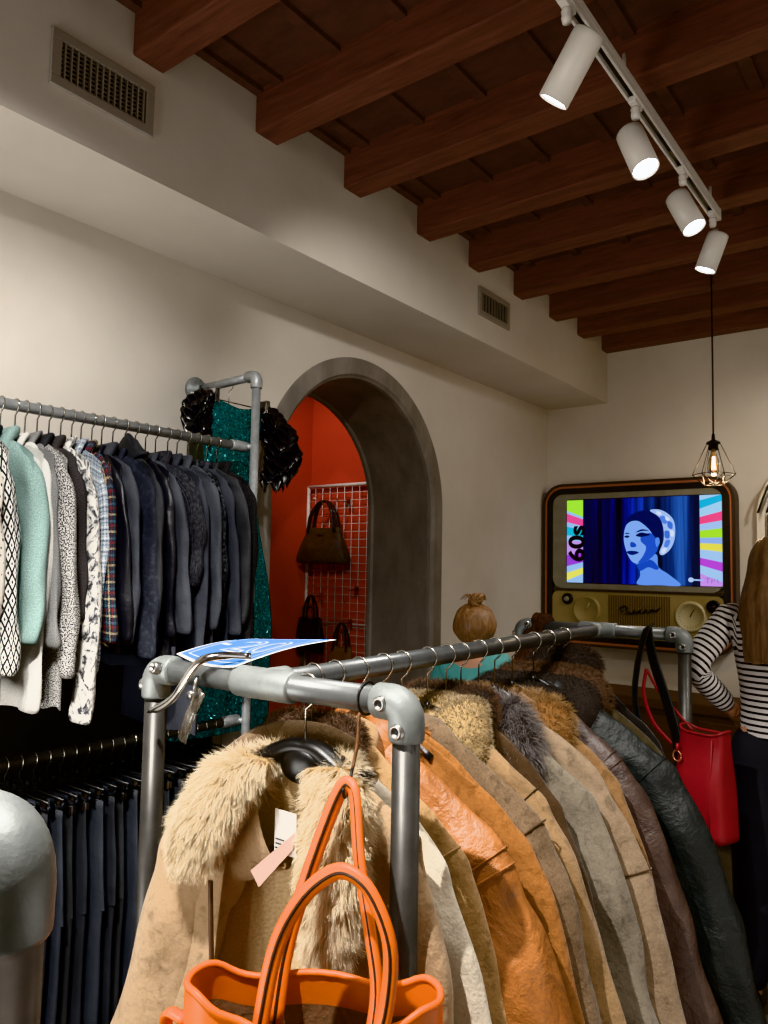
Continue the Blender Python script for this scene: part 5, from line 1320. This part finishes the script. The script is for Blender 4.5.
def bun_hair(t, s):
    lp = []; n = 48
    for i in range(20):
        u = i / 19; a_ = PI * (.02 + .80 * u); row = []
        for j in range(n):
            a = 2 * PI * j / n; rg = 1 + .09 * nz(math.cos(a) * 5, math.sin(a) * 5, u * 3.5) + .03 * nz(math.cos(a) * 14, math.sin(a) * 14, u * 5)
            y = -.0 + .108 * math.sin(a_) * math.sin(a) * rg
            if math.sin(a) > .4 and u > .45: y = min(y, .05)
            row.append((.122 * math.sin(a_) * math.cos(a) * rg * s, (y * 1.12 + .01) * s, (1.60 + .118 * math.cos(a_) * rg) * s))
        lp.append(row)
    MB().loft(lp, True, (True, True)).build('pinned_hair', M['hair_bun'], t, sub=1)
    b = MB()
    for k in range(3):
        b.tube([((.026 * math.cos(a) + .012 + .01 * k) * s, (-.02 + .03 * math.sin(a)) * s, (1.722 + .016 * k + .012 * math.sin(2 * a + k)) * s) for a in [2 * PI * q / 20 + k for q in range(20)]], [.0145 * s * (1 + .25 * math.sin(q * 1.3)) for q in range(20)], 8)
    b.build('bun', M['hair_bun'], t, sub=1)
    for q in range(9):
        a = 2.2 * q; MB().tube(cr([(.02 * math.cos(a) * s, (-.02 + .02 * math.sin(a)) * s, 1.735 * s), ((.05 * math.cos(a)) * s, (-.02 + .04 * math.sin(a)) * s, 1.765 * s), (.075 * math.cos(a + .4) * s, (-.02 + .06 * math.sin(a + .4)) * s, 1.735 * s)], 10), [.005 * s * (1 - .08 * i) for i in range(10)], 5).build('loose_lock', M['hair_bun'], t)
person((-.565, 3.18, 0), R_(6), 1.035, 'person seen from behind with long brown hair, striped top and hand on hip', dict(le=(-.275, -.12, 1.225), lw=(-.165, .045, 1.06), re=(.25, -.03, 1.13), rw=(.24, .10, .92)), M['stripe'], long_hair, M['jean'])
M['teal_top'] = plain('aqua_top', '#6fb7b6', .8, c2='#5ba6a6', scale=6, bump=.3, bscale=16, bdist=.01)
person((-1.845, 3.12, 0), R_(10), .85, 'short person behind the rack with hair in a high bun and an aqua top', dict(le=(-.27, .06, 1.14), lw=(-.16, .24, 1.10), re=(.26, .06, 1.14), rw=(.15, .25, 1.10)), M['teal_top'], bun_hair, M['jean'])

# ------------------------------------------------------------------ light
def area(loc, tgt, power, size, col=(1, 1, 1), spread=180):
    l = bpy.data.lights.new('area', 'AREA'); l.energy = power; l.size = size; l.color = col; l.spread = math.radians(spread)
    o = bpy.data.objects.new('fill_light', l); COL.objects.link(o); o.location = loc
    o.rotation_euler = (Vector(loc) - Vector(tgt)).to_track_quat('Z', 'Y').to_euler(); return o
def spot(loc, tgt, power, size, col=(1, 1, 1), blend=.5, soft=.03):
    l = bpy.data.lights.new('spot', 'SPOT'); l.energy = power; l.spot_size = math.radians(size); l.spot_blend = blend; l.color = col; l.shadow_soft_size = soft
    o = bpy.data.objects.new('unseen_ceiling_spot', l); COL.objects.link(o); o.location = loc
    o.rotation_euler = (Vector(loc) - Vector(tgt)).to_track_quat('Z', 'Y').to_euler(); return o
WARM = (1, .93, .83)
spot((-.95, .0, H(1.4)), (-1.0, 1.05, H(-.45)), 430, 66, (1, .955, .89), .5, .02)
spot((-.62, 1.35, H(1.45)), (-.92, 1.8, H(-.5)), 170, 62, (1, .955, .89), .6, .025)
spot((-.787, .2, H(1.42)), (-2.3, 1.2, H(.1)), 230, 62, (1, .97, .93), .8, .04)
spot((.6, 2.6, H(1.42)), (-.5, 3.6, H(-.3)), 70, 70, WARM, .8, .04)
spot((.2, 4.2, H(1.42)), (-.8, 5.2, H(.2)), 70, 80, WARM, .9, .05)
spot((-3.1, 2.9, H(1.4)), (-3.65, 4.1, H(.75)), 60, 58, (1, .9, .85), .9, .04)
area((.6, .2, H(1.45)), (-1.0, 2.5, H(-.2)), 8, 1.6, (1, .95, .88))  # overhead fill for the coats, added out of view, no fixture
area((1.2, 1.6, .5), (0.6, 2.2, 3), 26, 2.4, (1, .93, .86))  # added uplight with no fixture, out of view, lifts the dark ceiling
area((-1.7, -.9, .8), (-2.2, 1.6, 2.85), 50, 1.2, (1, .96, .9))  # added low uplight behind the camera, stands in for bounce under the soffit
area((.9, 3.9, H(1.5)), (-.6, 4.2, 0), 16, 1.6, WARM)
spot((-.787, 1.0, H(1.42)), (-2.75, 3.65, H(.3)), 110, 46, (1, .95, .88), .8, .04)  # unseen spot added only to brighten the arch reveal
w = bpy.data.worlds.new('world'); scene.world = w; w.use_nodes = True
w.node_tree.nodes['Background'].inputs[0].default_value = (.9, .95, 1, 1); w.node_tree.nodes['Background'].inputs[1].default_value = .05
scene.view_settings.view_transform = 'Khronos PBR Neutral'; scene.view_settings.exposure = 0
